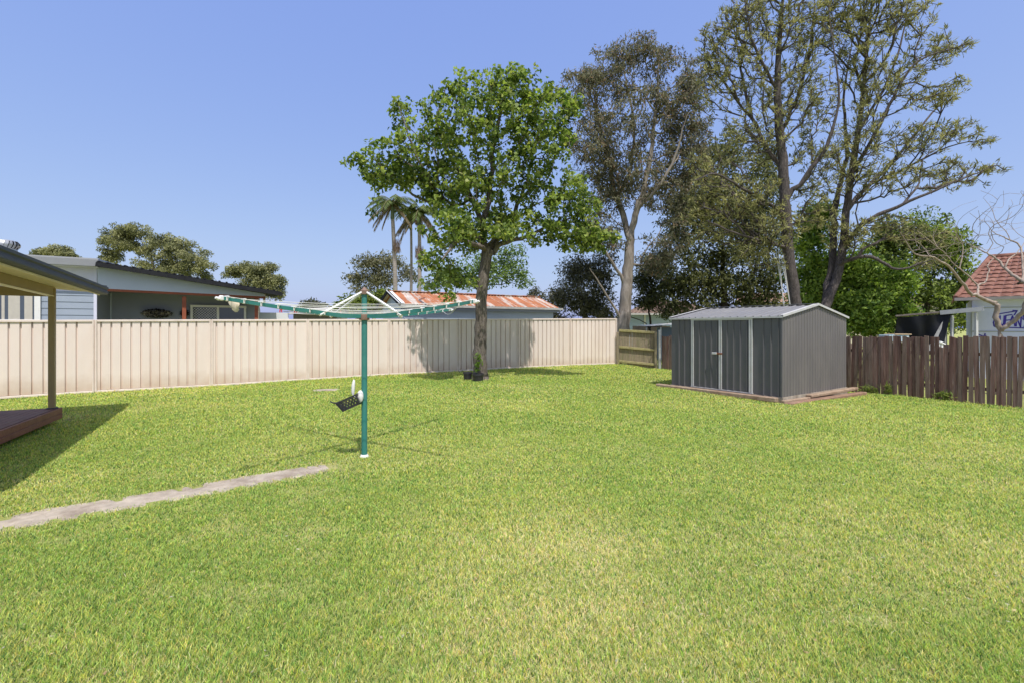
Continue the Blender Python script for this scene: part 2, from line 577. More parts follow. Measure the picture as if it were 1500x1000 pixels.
# ------------------------------------------------------------------ path
def make_path():
    pts = []
    for (a, b) in zip(PATH[:-1], PATH[1:]):
        for t in np.linspace(0, 1, 12, endpoint=False):
            pts.append([a[i] + (b[i] - a[i]) * t for i in range(3)])
    pts.append(list(PATH[-1]))
    m = MB(); vs = []; fs = []
    for i, (x, y, hw) in enumerate(pts):
        q, p = pts[min(i + 1, len(pts) - 1)], pts[max(i - 1, 0)]
        d = Vector((q[0] - p[0], q[1] - p[1], 0)).normalized()
        n = Vector((-d.y, d.x, 0))
        l, r = hw + random.uniform(-.02, .02), hw + random.uniform(-.02, .02)
        z = gz(x, y)
        for k, o in ((1, l), (1, l - .02), (0, 0), (1, -r + .02), (1, -r)):
            v = Vector((x, y, 0)) + n * o
            vs.append((v.x, v.y, z + (.012 if abs(o) < min(l, r) - .01 else -.012)))
    for i in range(len(pts) - 1):
        for k in range(4):
            a = i * 5 + k
            fs.append((a, a + 5, a + 6, a + 1))
    m.add(vs, fs)
    return m


M_conc = mat('old concrete', (.40, .345, .28), .9, .25, 7, .5, 45, dirt=(.15, .105, .075), dirt_scale=2.2, dirt_amt=.85, detail=10)
tag(obj('path', make_path(), M_conc), 'narrow worn concrete path strip crossing the lawn', None, None, 'structure')
# ------------------------------------------------------------------ pale metal fence
M_cream = mat('cream painted steel', (.74, .645, .59), .45, .03, 3, .22, 1.6, dirt=(.58, .42, .31), dirt_scale=1.1, dirt_amt=.30, stretch=(1, 1, .35), splash=((.40, .25, .15), .05, .50, .55), each=.035)
M_cream2 = mat('cream rail steel', (.74, .64, .58), .45, .05, 4, dirt=(.42, .32, .24), dirt_scale=3, dirt_amt=.3)
M_rust_soil = mat('earth line', (.30, .20, .12), .95, .3, 20, .5, 60)


def ftop(n):
    return 1.775 + .028 * n


def pan_profile(length, pitch, rib, depth, slope=.014, start=.03):
    pr = [(0, 0)]
    u = start
    while u + pitch < length:
        pr += [(u, 0), (u + slope, depth), (u + rib, depth), (u + rib + slope, 0)]
        u += pitch
    pr.append((length, 0))
    return pr


f_root = thing('metal_fence', 'long cream ribbed steel sheet fence crossing behind the lawn', 'fence', fpost(0))
for i in range(-2, 7):
    a, b = fpost(i), fpost(i + 1)
    if i == -2:
        a = fpost(-1) - E * 2.3
        b = fpost(-1)
    d = b - a
    ln = d.length; u = d.normalized(); nn = Vector((u.y, -u.x, 0))
    za, zb = gz(a.x, a.y) + .035, gz(b.x, b.y) + .035
    ta, tb = ftop(i), ftop(i + 1)
    prof = pan_profile(ln - .05, (ln - .06) / 12, .030, -.045, .010, .07)
    mb = MB(); vs, fs = [], []
    for s, h in prof:
        t = s / ln
        p = a + u * (s + .025) + nn * (h + .004)
        vs += [(p.x, p.y, za + (zb - za) * t + .03), (p.x, p.y, ta + (tb - ta) * t - .02)]
    for k in range(len(prof) - 1):
        fs.append((2 * k, 2 * k + 2, 2 * k + 3, 2 * k + 1))
    mb.add(vs, fs)
    obj('panel', mb, M_cream, f_root)
    for nm, z0, z1, hh in (('top_rail', ta, tb, .05), ('bottom_rail', za + .012, zb + .012, .05)):
        mb = MB()
        A, B = a + u * .027, b - u * .027
        off = nn * -.002
        mb.bar((A.x + off.x, A.y + off.y, z0 - hh / 2 + .01), (B.x + off.x, B.y + off.y, z1 - hh / 2 + .01), .062, hh, bev=.006)
        obj(nm, mb, M_cream2, f_root)
for i in range(-2, 8):
    a = fpost(i) if i > -2 else fpost(-1) - E * 2.3
    z0, z1 = gz(a.x, a.y) - .1, ftop(i) + .012
    mb = MB()
    # post of two channels back to back with a dark slot between them
    for s in (-1, 1):
        c = a + E * (s * .026)
        mb.box((c.x, c.y, (z0 + z1) / 2), (.030, .085, z1 - z0), (E, Nn), bev=.004)
    mb.box((a.x, a.y, (z0 + z1) / 2 - .004), (.022, .02, z1 - z0 - .008), (E, Nn))
    obj('post', mb, M_cream2, f_root)

# ------------------------------------------------------------------ timber gate panel
M_grey_timber = mat('weathered grey timber', (.26, .21, .15), .9, .35, 7, .5, 50, stretch=(4, 4, .4), dirt=(.16, .17, .07), dirt_scale=2, dirt_amt=.7)
M_moss_rail = mat('mossy rail timber', (.30, .27, .12), .9, .3, 8, .5, 40, dirt=(.36, .30, .2), dirt_scale=2.5, dirt_amt=.6)
M_galv = mat('galvanised steel', (.50, .52, .54), .5, .12, 8, .1, 30, .35)
g_root = thing('timber_fence', 'short mossy grey timber fence panel with three rails beside the end of the cream fence', 'fence', G0)
gd = (G1 - G0); gl = gd.length; gu = gd.normalized(); gn = Vector((gu.y, -gu.x, 0))
gtop0, gtop1 = at(907, 482, 19.4).z, at(958, 485, 19.0).z
mb = MB(); k = 0; s = .06
while s < gl - .1:
    p = G0 + gu * (s + .05) - gn * .05
    t = s / gl
    z0, z1 = gz(p.x, p.y) + .02 + random.uniform(-.02, .03), gtop0 + (gtop1 - gtop0) * t - .06 + random.uniform(-.02, .01)
    mb.box((p.x, p.y, (z0 + z1) / 2), (.098, .016, z1 - z0), (gu, gn))
    s += .103
obj('paling_boards', mb, M_grey_timber, g_root)
for zz, hh in ((.06, .1), (.72, .09), (1.30, .09)):
    mb = MB()
    a, b = G0 + gu * .05 + gn * .0, G1 - gu * .05
    mb.bar((a.x, a.y, gtop0 - zz), (b.x, b.y, gtop1 - zz - (.04 if zz > .1 else 0)), .07, hh, bev=.008)
    obj('rail', mb, M_moss_rail, g_root)
for s in (.0, gl - .05):
    p = G0 + gu * s + gn * .055
    mb = MB().box((p.x, p.y, (gz(p.x, p.y) - .1 + gtop0 - .12) / 2), (.10, .05, gtop0 - .12 - gz(p.x, p.y) + .1), (gu, gn), bev=.008)
    obj('post', mb, M_grey_timber, g_root)
p = G1 + gu * .1 + gn * .06
mp_ = MB().tube([(p.x, p.y, gz(p.x, p.y) - .1), (p.x, p.y, gtop1 + .03)], .05, 14)
mp_.lathe((p.x, p.y, gtop1 + .03), [(.054, -.03), (.054, .012), (.0, .018)], 14)
tag(obj('metal_post', mp_, M_galv, None, True, (p.x, p.y, 0)), 'galvanised round steel post at the end of the mossy timber fence panel', 'post')

# ------------------------------------------------------------------ paling fence
M_pal = [mat('paling timber %s' % n, c, .88, .35, 5, .55, 45, stretch=(5, 5, .35), col2=c2, dirt=d, dirt_scale=3, dirt_amt=.6)
         for n, c, c2, d in (('red brown', (.125, .064, .052), (.25, .14, .115), (.34, .26, .225)),
                             ('grey brown', (.17, .115, .092), (.28, .205, .17), (.12, .06, .05)),
                             ('dark', (.085, .042, .035), (.17, .09, .075), (.26, .18, .15)))]
r_root = thing('paling_fence', 'old dark red brown paling fence with uneven gaps running behind the grey shed', 'fence', R0)
rd = (R1 - R0).normalized(); rn = Vector((rd.y, -rd.x, 0)); rl = (R1 - R0).length
s = 0.0; cnt = 0
rr = random.Random(8)
while s < rl and cnt < 99:
    p = R0 + rd * s
    wd = .088 if s < 1.3 or s > 6.3 else .19
    wd *= rr.uniform(.88, 1.06)
    low = 1377 < CX + F * p.x / p.y < 1388
    z0 = gz(p.x, p.y) - .05
    zt = EYE - 12.6 / F * p.y + rr.uniform(-.02, .02) - (.26 if low else 0)
    tilt = rr.gauss(0, .012)
    ax1 = (rd + Vector((0, 0, tilt))).normalized()
    up = Vector((0, 0, 1)) - ax1 * ax1.z
    up.normalize()
    mb = MB()
    off = rn * rr.uniform(-.006, .008)
    c = Vector((p.x, p.y, (z0 + zt) / 2)) + off
    mb.box(c, (wd, .018, zt - z0), (ax1, rn, up), bev=.003)
    h = zt - z0
    if rr.random() < .5:                                   # clipped or rotted top corner
        cs = rr.uniform(.008, .03)
        mb.v = [(v[0], v[1], v[2] - (cs if (Vector(v) - c).dot(ax1) * (1 if rr else 1) > wd * .3 and v[2] > zt - .05 else 0)) for v in mb.v]
    obj('paling', mb, rr.choice(M_pal), r_root)
    s += wd + (rr.uniform(.001, .004) if s < 7.4 else rr.uniform(.001, .010))
    cnt += 1
for k in range(2):
    mb = MB()
    n_ = 6
    for j in range(n_):
        a, b = R0 + rd * (rl * j / n_) - rn * .045, R0 + rd * (rl * (j + 1) / n_) - rn * .045
        zz = (.35, 1.15)[k]
        mb.bar((a.x, a.y, gz(a.x, a.y) + zz), (b.x, b.y, gz(b.x, b.y) + zz), .04, .075)
    obj('rail', mb, M_pal[2], r_root)
for j in range(7):
    p = R0 + rd * min(rl, j * 2.1 + .3) - rn * .10
    mb = MB().box((p.x, p.y, gz(p.x, p.y) + .6), (.1, .065, 1.5), (rd, rn))
    obj('post', mb, M_pal[1], r_root)

# ------------------------------------------------------------------ garden shed
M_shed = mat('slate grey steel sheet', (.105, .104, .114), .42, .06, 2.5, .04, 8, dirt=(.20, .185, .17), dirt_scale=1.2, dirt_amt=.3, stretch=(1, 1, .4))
M_shed_sunlit = mat('sunlit slate side sheet', (.150, .140, .142), .42, .06, 2.5, .12, 2.5, dirt=(.24, .215, .195), dirt_scale=1.3, dirt_amt=.35, stretch=(1, 1, .4))  # same steel as the front, sunlight on the side put into a lighter colour
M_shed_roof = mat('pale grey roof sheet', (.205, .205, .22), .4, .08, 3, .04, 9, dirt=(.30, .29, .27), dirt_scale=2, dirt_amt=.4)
M_trim = mat('off white shed trim', (.52, .52, .53), .45, .06, 5, dirt=(.40, .36, .30), dirt_scale=4, dirt_amt=.35)
M_dark = mat('dark opening', (.012, .012, .012), .9, .1)
M_rust = mat('rusty iron', (.20, .075, .03), .85, .35, 18, .4, 60)
s_root = thing('garden_shed', 'slate grey ribbed metal garden shed with white framed double doors', 'shed', SC + Vector((0, 0, .05)))
ZF, ZE, ZR = .06, 1.845, 2.14
Zup = Vector((0, 0, 1))


def sp(s, t, z):
    v = SC + SU * s + SV * t
    return Vector((v.x, v.y, z))


DS0, DS1, DSM = .70, 2.275, 1.475
nf, nsd = -SV, -SU
for a, b in ((0, DS0), (DS1, SW)):
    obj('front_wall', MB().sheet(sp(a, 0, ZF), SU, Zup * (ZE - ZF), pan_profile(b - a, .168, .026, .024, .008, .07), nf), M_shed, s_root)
sw = MB().sheet(sp(0, 0, ZF), SV, Zup * (ZE - ZF), pan_profile(SD, .135, .020, .012, .007, .06), nsd)
# gable triangle follows the ribs up to the roof slope
pr = pan_profile(SD, .135, .020, .012, .007, .06)
vs, fs = [], []
for u, h in pr:
    top = ZE + (ZR - ZE) * (1 - abs(u - SD / 2) / (SD / 2)) - .004
    p = sp(0, u, ZE) + nsd * h
    vs += [p, Vector((p.x, p.y, top))]
for k in range(len(pr) - 1):
    fs.append((2 * k, 2 * k + 2, 2 * k + 3, 2 * k + 1))
sw.add(vs, fs)
obj('side_wall', sw, M_shed_sunlit, s_root)
bw = MB().sheet(sp(0, SD, ZF), SU, Zup * (ZE - ZF), pan_profile(SW, .168, .022, .016, .008, .07), SV)
obj('back_wall', bw, M_shed, s_root)
fw = MB().sheet(sp(SW, 0, ZF), SV, Zup * (ZE - ZF), pan_profile(SD, .135, .020, .012, .007, .06), SU)
fw.add([sp(SW, 0, ZE), sp(SW, SD, ZE), sp(SW, SD / 2, ZR)], [(0, 1, 2)])
obj('far_wall', fw, M_shed_sunlit, s_root)
for nm, t0, t1 in (('roof_sheet', -.05, SD / 2), ('roof_sheet', SD + .05, SD / 2)):
    run = t1 - t0
    sl = (ZR - ZE) / (SD / 2)
    z0 = ZR + .012 - sl * abs(run)
    P0 = sp(-.035, t0, z0)
    V = sp(0, t1, ZR + .012) - sp(0, t0, z0)
    n = SU.cross(V).normalized()
    if n.z < 0:
        n = -n
    mb = MB().sheet(P0, SU, V, pan_profile(SW + .07, .19, .03, .018, .012, .08), n)
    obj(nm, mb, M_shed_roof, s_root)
for sgn, s_ in ((-1, -.04), (1, SW + .04)):
    mb = MB()
    for t0, t1 in ((-.06, SD / 2), (SD + .06, SD / 2)):
        sl = (ZR - ZE) / (SD / 2)
        za = ZR + .02 - sl * abs(t1 - t0)
        mb.bar(sp(s_, t0, za), sp(s_, t1, ZR + .02), .012, .05)
        mb.bar(sp(s_ - sgn * .035, t0, za + .025), sp(s_ - sgn * .035, t1, ZR + .045), .07, .006)
    obj('barge_trim', mb, M_trim, s_root)
mb = MB().bar(sp(-.03, -.055, ZE - .012), sp(SW + .03, -.055, ZE - .012), .012, .036)
obj('eave_trim', mb, M_trim, s_root)
mb = MB()
mb.bar(sp(-.04, SD / 2 - .05, ZR + .038), sp(SW + .04, SD / 2 - .05, ZR + .038), .1, .008, (0, 0, 1))
mb.bar(sp(-.04, SD / 2 + .05, ZR + .037), sp(SW + .04, SD / 2 + .05, ZR + .037), .1, .008, (0, 0, 1))
obj('ridge_cap', mb, M_shed_roof, s_root)
obj('corner_trim', MB().bar(sp(.012, -.012, ZF), sp(.012, -.012, ZE - .03), .03, .03, SU), M_shed, s_root)
for a, b, hinge in ((DS0 + .02, DSM - .012, DS0), (DSM + .012, DS1 - .02, DS1)):
    d = MB().sheet(sp(a, -.012, ZF + .03), SU, Zup * (ZE - ZF - .09), pan_profile(b - a, .168, .026, .022, .008, .07), nf)
    dr = obj('door', d, M_shed, s_root)
    fr = MB()
    for q in (a + .012, b - .012):
        fr.box(sp(q, -.034, (ZF + ZE) / 2 - .01), (.032, .018, ZE - ZF - .07), (SU, SV), bev=.003)
    obj('door_frame', fr, M_trim, dr)
    if hinge == DS0:
        lt = MB().box(sp(b + .03, -.062, .965), (.16, .02, .04), (SU, SV), bev=.004)
        obj('bolt', lt, M_rust, dr)
        lt = MB().box(sp(b + .155, -.066, .967), (.13, .028, .052), (SU, SV), bev=.006)
        obj('hasp', lt, M_trim, dr)
for q in (DS0 - .014, DS1 + .014):
    obj('door_jamb', MB().box(sp(q, -.022, (ZF + ZE) / 2), (.04, .03, ZE - ZF - .03), (SU, SV), bev=.003), M_trim, s_root)
obj('door_track', MB().bar(sp(DS0 - .04, -.026, ZE - .045), sp(DS1 + .04, -.026, ZE - .045), .03, .035), M_trim, s_root)
obj('door_sill', MB().bar(sp(DS0 - .04, -.02, ZF + .012), sp(DS1 + .04, -.02, ZF + .012), .04, .02), M_trim, s_root)
obj('floor_slab', MB().box(sp(SW / 2, SD / 2, -.03), (SW + .04, SD + .04, .17), (SU, SV)), M_conc, s_root)

M_sleeper = mat('grey brown sleeper', (.34, .25, .18), .92, .3, 7, .6, 50, dirt=(.16, .085, .055), dirt_scale=2.5, dirt_amt=.8)
M_sleeper_red = mat('red hardwood sleeper', (.24, .145, .10), .9, .3, 7, .5, 50, dirt=(.36, .26, .19), dirt_scale=3, dirt_amt=.7)


def sleeper(a, b, w, h, m, label):
    c = (Vector(a) + Vector(b)) / 2
    mb = MB().bar(a, b, w, h, bev=.014)
    tag(obj('timber_sleeper', mb, m, None, False, (c.x, c.y, c.z - h / 2)), label, 'sleeper', 'timber sleepers around the shed base')


sleeper(sp(SW + .38, -.13, .0), sp(.06, -.12, .0), .15, .10, M_sleeper, 'long weathered sleeper lying below the shed doors')
sleeper(sp(-.10, -.18, -.01), sp(-.13, .95, -.02), .09, .055, M_sleeper, 'thin pale sleeper offcut at the near corner of the shed')
sleeper(sp(-.19, -.20, -.075), sp(-.30, SD + .25, -.10), .16, .10, M_sleeper_red, 'red brown sleeper on the grass below the side wall of the shed')
sleeper(sp(-.10, 1.0, .015), sp(-.17, SD + .12, .03), .13, .07, M_sleeper, 'tilted grey sleeper on top of the red brown one beside the shed')

# ------------------------------------------------------------------ rotary clothes line
HX = Vector((-1.84, 5.87, 0)); HX.z = gz(HX.x, HX.y)
HD, HL = 5.87, 1.69
M_green = mat('teal green enamel', (.034, .195, .175), .42, .12, 5, dirt=(.10, .22, .19), dirt_scale=3, dirt_amt=.45)
M_white = mat('white plastic', (.78, .78, .77), .4, .04, 6, dirt=(.5, .47, .42), dirt_scale=6, dirt_amt=.3)
M_wire = mat('plastic coated line', (.62, .63, .62), .5, .08, 10)
M_collar = mat('brown hub cap', (.20, .13, .10), .6, .2, 12)
h_root = thing('rotary_clothesline', 'teal green rotary clothesline with white braces on a single pole in the lawn', 'clothesline', HX)
obj('pole', MB().tube([HX + Vector((0, 0, -.1)), HX + Vector((0, 0, 1.72))], .0355, 20), M_green, h_root, True)
obj('inner_pole', MB().tube([HX + Vector((0, 0, 1.70)), HX + Vector((0, 0, 2.05))], .033, 18), M_green, h_root, True)
obj('base_collar', MB().lathe(HX, [(.056, -.03), (.054, .006), (.048, .016), (.042, .03), (.038, .03)], 20), M_white, h_root, True)
obj('hub', MB().lathe(HX + Vector((0, 0, 1.735)), [(.038, -.045), (.062, -.04), (.066, .0), (.062, .028), (.034, .034)], 18), M_collar, h_root, True)
obj('top_cap', MB().lathe(HX + Vector((0, 0, 2.04)), [(.033, -.03), (.052, -.028), (.055, .02), (.03, .035), (.012, .06), (0, .065)], 16), M_collar, h_root, True)
ad = [Vector((-.523, -.853, 0)), Vector((.853, -.523, 0)), Vector((.523, .853, 0)), Vector((-.853, .523, 0))]


def arm_z(r):
    return 1.745 + .13 * (r / HL) ** 1.6 - .012 * math.sin(math.pi * min(1, r / .7))


def arm_pt(k, r, dz=0.0):
    return HX + ad[k] * r + Vector((0, 0, arm_z(r) - HX.z * 0 + dz))


rungs = [.58, .77, .96, 1.14, 1.32, 1.49, 1.65]
for k in range(4):
    mb = MB()
    side = Vector((-ad[k].y, ad[k].x, 0))
    ns = 16
    vs, fs = [], []
    for i in range(ns + 1):
        r = .05 + (HL - .05) * i / ns
        hh = .024 - .008 * (r / HL)
        for sx_, sz_ in ((-1, -1), (1, -1), (1, 1), (-1, 1)):
            vs.append(arm_pt(k, r) + side * (.012 * sx_) + Vector((0, 0, hh * sz_)))
    for i in range(ns):
        for q in range(4):
            fs.append((i * 4 + q, i * 4 + (q + 1) % 4, (i + 1) * 4 + (q + 1) % 4, (i + 1) * 4 + q))
    fs += [(3, 2, 1, 0), (ns * 4, ns * 4 + 1, ns * 4 + 2, ns * 4 + 3)]
    arm = obj('arm', mb.add(vs, fs), M_green, h_root)
    for r in rungs:
        c = MB().box(arm_pt(k, r), (.024, .030, .042), (ad[k], side), bev=.005)
        c.tube([arm_pt(k, r, .022) - side * .035, arm_pt(k, r, .022) + side * .035], .009, 8)
        obj('line_clip', c, M_white, arm)
    e = MB().box(arm_pt(k, HL + .008), (.04, .032, .048), (ad[k], side), bev=.008)
    e.tube([arm_pt(k, HL + .03, -.012), arm_pt(k, HL + .06, -.004)], [.018, .012], 10)
    obj('end_cap', e, M_white, arm)
    b0, b1 = HX + Vector((0, 0, 2.035)) + ad[k] * .045, arm_pt(k, .56, .02)
    br = MB().tube([b0, b1, b1 + (b1 - b0).normalized() * .09], [.013, .015, .017], 10)
    obj('brace', br, M_white, h_root, True)
for r in rungs:
    mb = MB()
    for k in range(4):
        a, b = arm_pt(k, r, .022), arm_pt((k + 1) % 4, r, .022)
        sag = .02 + .02 * random.random()
        loose = (r == 1.65 and k in (0,)) or (r == 1.49 and k == 1)
        if loose:
            sag = .10
        pts = [a.lerp(b, t) - Vector((0, 0, sag * 4 * t * (1 - t))) for t in np.linspace(0, 1, 9)]
        mb.tube(pts, .0028, 5, False)
    obj('line_wire', mb, M_wire, h_root, True)
# winding handle on the pole
hz0 = HX + Vector((-.03, -.03, .78))
hd = MB()
hd.lathe((0, 0, 0), [(.0, -.03), (.035, -.028), (.05, -.005), (.05, .012), (.03, .03), (0, .034)], 16)
rm = Matrix.Rotation(math.radians(90), 3, 'X') @ Matrix.Rotation(math.radians(0), 3, 'Z')
hd.v = [tuple(rm @ Vector((v[0] * .75, v[1] * 1.5, v[2])) + hz0 + Vector((-.0, -.03, -.02))) for v in hd.v]
hnd = obj('crank_housing', hd, M_white, h_root, True)
gp = hz0 + Vector((-.085, -.05, .10))
obj('crank_handle', MB().tube([gp + Vector((0, 0, -.10)), gp + Vector((0, 0, -.06)), gp + Vector((.005, 0, .02)), gp + Vector((.012, 0, .075)), gp + Vector((.012, 0, .09))],
                              [.012, .019, .021, .013, .004], 12), M_white, hnd, True)

obj('crank_arm', MB().tube([gp + Vector((0, 0, -.11)), gp + Vector((.03, 0, -.13)), hz0 + Vector((0, -.04, -.02))], .009, 8), M_galv, hnd, True)

# peg basket hanging from the handle
M_black = mat('black plastic', (.030, .030, .036), .4, .2, 9)
bk = HX + Vector((-.155, -.06, .685))
b_root = thing('peg_basket', 'black lattice plastic peg basket hanging tilted against the clothesline pole', 'basket', bk)
ra = math.radians(-24)
bx_, bz_ = Vector((math.cos(ra), 0, -math.sin(ra))), Vector((math.sin(ra), 0, math.cos(ra)))
by_ = Vector((0, 1, 0))


def bp_(x, y, z):
    return bk + bx_ * x + by_ * y + bz_ * z


tw, tdp, bwid, bdp, hh = .135, .08, .105, .06, .115
top = [(-tw, -tdp), (tw, -tdp), (tw, tdp), (-tw, tdp)]
bot = [(-bwid, -bdp), (bwid, -bdp), (bwid, bdp), (-bwid, bdp)]
rim = MB()
for i in range(4):
    j = (i + 1) % 4
    rim.bar(bp_(*top[i], hh / 2), bp_(*top[j], hh / 2), .014, .016)
    rim.bar(bp_(*bot[i], -hh / 2), bp_(*bot[j], -hh / 2), .012, .022)
    rim.bar(bp_(*bot[i], -hh / 2), bp_(*top[i], hh / 2), .013, .013, by_)
rim.slab(bp_(*bot[0], -hh / 2), bp_(*bot[1], -hh / 2), bp_(*bot[2], -hh / 2), bp_(*bot[3], -hh / 2), .006)
obj('basket_frame', rim, M_black, b_root)
lat = MB()
for i in range(4):
    j = (i + 1) % 4
    nseg = 6 if i % 2 == 0 else 4
    f = lambda a, u, v: (bp_(a[i][0] + (a[j][0] - a[i][0]) * u, a[i][1] + (a[j][1] - a[i][1]) * u, 0))
    def wp(u, v):
        b_ = bp_(bot[i][0] + (bot[j][0] - bot[i][0]) * u, bot[i][1] + (bot[j][1] - bot[i][1]) * u, -hh / 2)
        t_ = bp_(top[i][0] + (top[j][0] - top[i][0]) * u, top[i][1] + (top[j][1] - top[i][1]) * u, hh / 2)
        return b_.lerp(t_, v)
    for q in range(nseg):
        for v0, v1 in ((0, .5), (.5, 1)):
            lat.bar(wp(q / nseg, v0), wp((q + 1) / nseg, v1), .007, .007, by_ if i % 2 == 0 else bx_)
            lat.bar(wp((q + 1) / nseg, v0), wp(q / nseg, v1), .008, .009, by_ if i % 2 == 0 else bx_)
obj('lattice', lat, M_black, b_root)
obj('carry_hook', MB().tube([bp_(-tw, 0, hh / 2), bp_(-tw - .03, 0, hh / 2 + .005), bp_(-tw - .07, 0, hh / 2 + .03), bp_(-tw - .085, 0, hh / 2 + .055)], [.012, .010, .009, .007], 8), M_black, b_root, True)

# pegs and a rag on the line
M_red = mat('red plastic', (.62, .03, .035), .4, .1, 9)


def on_line(ka, r, t):
    kb = (ka + 1) % 4
    a, b = arm_pt(ka, r, .022), arm_pt(kb, r, .022)
    return a.lerp(b, t) - Vector((0, 0, .03 * 4 * t * (1 - t)))


pr_ = None
for n_, (ka, r, t, lb) in enumerate(((3, 1.65, .10, 'red clothes peg on the far clothesline wire, leftmost of the four'), (2, 1.65, .94, 'red clothes peg on the far clothesline wire, second from the left'),
                                     (2, 1.65, .74, 'red clothes peg on the far clothesline wire, third from the left'), (2, 1.65, .68, 'red clothes peg on the far clothesline wire, nearest the pole'))):
    p = on_line(ka, r, t)
    mb = MB()
    for sg in (-1, 1):
        mb.bar(p + Vector((sg * .004, 0, .02)), p + Vector((sg * .014, 0, -.075)), .016, .009, (1, 0, 0))
    tag(obj('clothes_peg', mb, M_red, None, False, p), lb, 'peg', 'red clothes pegs on the line')
M_rag = mat('weathered cloth', (.62, .55, .44), .9, .15, 14)
p = on_line(3, 1.65, .93)
rag = MB(); vs, fs = [], []
for i in range(6):
    for j in range(7):
        a = 2 * math.pi * i / 6
        rr_ = (.012, .03, .042, .048, .045, .036, .012)[j] * (1 + .35 * math.sin(2.1 * i + j))
        vs.append(p + Vector((rr_ * math.cos(a) + .006 * j, rr_ * .6 * math.sin(a), .01 - .024 * j)))
for j in range(6):
    for i in range(6):
        fs.append((i * 7 + j, ((i + 1) % 6) * 7 + j, ((i + 1) % 6) * 7 + j + 1, i * 7 + j + 1))
tag(obj('cloth_rag', rag.add(vs, fs), M_rag, None, True, p), 'small cream rag pegged near the end of the raised clothesline arm', 'rag')

# ------------------------------------------------------------------ lid in the lawn, pots by the tree
c = at(478, 576, 11.6); c.z = gz(c.x, c.y)
tag(obj('drain_lid', MB().box(c + Vector((0, 0, -.006)), (.6, .34, .05), (E, -Nn), bev=.012), M_conc, None, False, c), 'flat grey concrete lid set in the lawn behind the clothesline', 'lid')
M_soil = mat('potting soil', (.05, .035, .025), .95, .4, 40, .6, 80)


def pot(px, py, Y, r, h, label):
    b = at(px, py, Y); b.z = gz(b.x, b.y)
    root = thing('plant_pot', label, 'pot', b, 'black plastic pots at the tree foot')
    obj('tub', MB().lathe(b, [(0, .0), (r * .82, .0), (r * .97, h - .05), (r * 1.06, h - .05), (r * 1.06, h), (r * .97, h), (r * .93, h - .04), (r * .9, h - .05)], 24), M_black, root, True)
    obj('soil', MB().lathe(b, [(r * .94, h - .05), (r * .5, h - .04), (0, h - .035)], 20), M_soil, root)
    return b


pot(685, 558, 14.0, .13, .24, 'empty black plastic pot standing in front of the left side of the tree trunk')
pot_b = pot(700.5, 559, 13.65, .165, .235, 'wider black plastic pot with a green plant against the tree trunk')
# ------------------------------------------------------------------ deck
M_deck = mat('oiled deck boards', (.14, .06, .046), .6, .3, 5, .25, 40, dirt=(.19, .12, .105), dirt_scale=3, dirt_amt=.5)
M_deck2 = mat('deck fascia timber', (.22, .07, .048), .5, .3, 5, .3, 40, dirt=(.20, .10, .07), dirt_scale=2.5, dirt_amt=.6)
d_root = thing('timber_deck', 'low red brown stained timber deck under the patio roof', 'deck', DC)
dz = .255


def dp(s, t, z):
    v = DC + D1 * s + D2 * t
    return Vector((v.x, v.y, z))


mb = MB(); t = .035
while t < 3.2:
    mb.box(dp(2.4, t + .045, dz - .011), (4.8, .088, .022), (D1, D2), bev=.003)
    t += .094
obj('deck_boards', mb, M_deck, d_root)
for z0, h in ((dz - .05, .095), (dz - .142, .082)):
    obj('fascia_board', MB().box(dp(2.4, -.0, z0), (4.84, .028, h), (D1, D2), bev=.004), M_deck2, d_root)
    obj('fascia_board', MB().box(dp(-.0, 1.62, z0), (.028, 3.2, h), (D1, D2), bev=.004), M_deck2, d_root)
obj('joist', MB().box(dp(2.4, .10, dz - .1), (4.7, .045, .14), (D1, D2)), M_dark, d_root)
for s_ in (.12, 1.3, 2.5, 3.7):
    p = dp(s_, .2, 0)
    obj('stump', MB().box((p.x, p.y, .03), (.1, .1, .28), (D1, D2)), M_deck2, d_root)
tag(obj('bare_soil', MB().box(dp(2.6, 1.7, -.055), (4.9, 3.1, .14), (D1, D2)), mat('dry soil', (.085, .065, .045), .95, .4, 12, .6, 40)), 'dark bare soil under the deck', None, None, 'structure')

# ------------------------------------------------------------------ patio roof
M_post = mat('bronze painted steel', (.29, .215, .105), .45, .08, 4)
M_under = mat('cream roof lining', (.88, .76, .68), .45, .05, 3)
M_gut = mat('charcoal gutter', (.07, .078, .095), .6, .1, 4, spec=.25)
M_gut_hi = mat('grey roof sheet', (.35, .36, .38), .4, .1, 4)
A1, A2 = Vector((.499, -.867, 0)).normalized(), Vector((-.867, -.499, 0)).normalized()   # along the gutter towards us / away from it
PC = at(157.5, 432, 8.73)                                                                # far bottom corner of the gutter
p_root = thing('patio_roof', 'flat patio roof with charcoal gutter and cream lining on a bronze post', 'patio roof', (DC.x - .1, DC.y, dz))


def pp(s, t, z):
    v = PC + A1 * s + A2 * t
    return Vector((v.x, v.y, PC.z + .022 * s + z))


LEN = 6.0
gut = MB()
prof = [(0, 0), (0, .0), (-.012, .015), (-.012, .05), (.004, .062), (.004, .085), (-.016, .10), (-.016, .135), (.0, .142)]
vs, fs = [], []
for s in (0, LEN):
    for t, z in prof + [(.11, .142), (.11, 0)]:
        vs.append(pp(s, t, z))
n_ = len(prof) + 2
for k in range(n_):
    k2 = (k + 1) % n_
    fs.append((k, k2, n_ + k2, n_ + k))
fs += [tuple(range(n_)), tuple(range(2 * n_ - 1, n_ - 1, -1))]
obj('gutter', gut.add(vs, fs), M_gut, p_root)
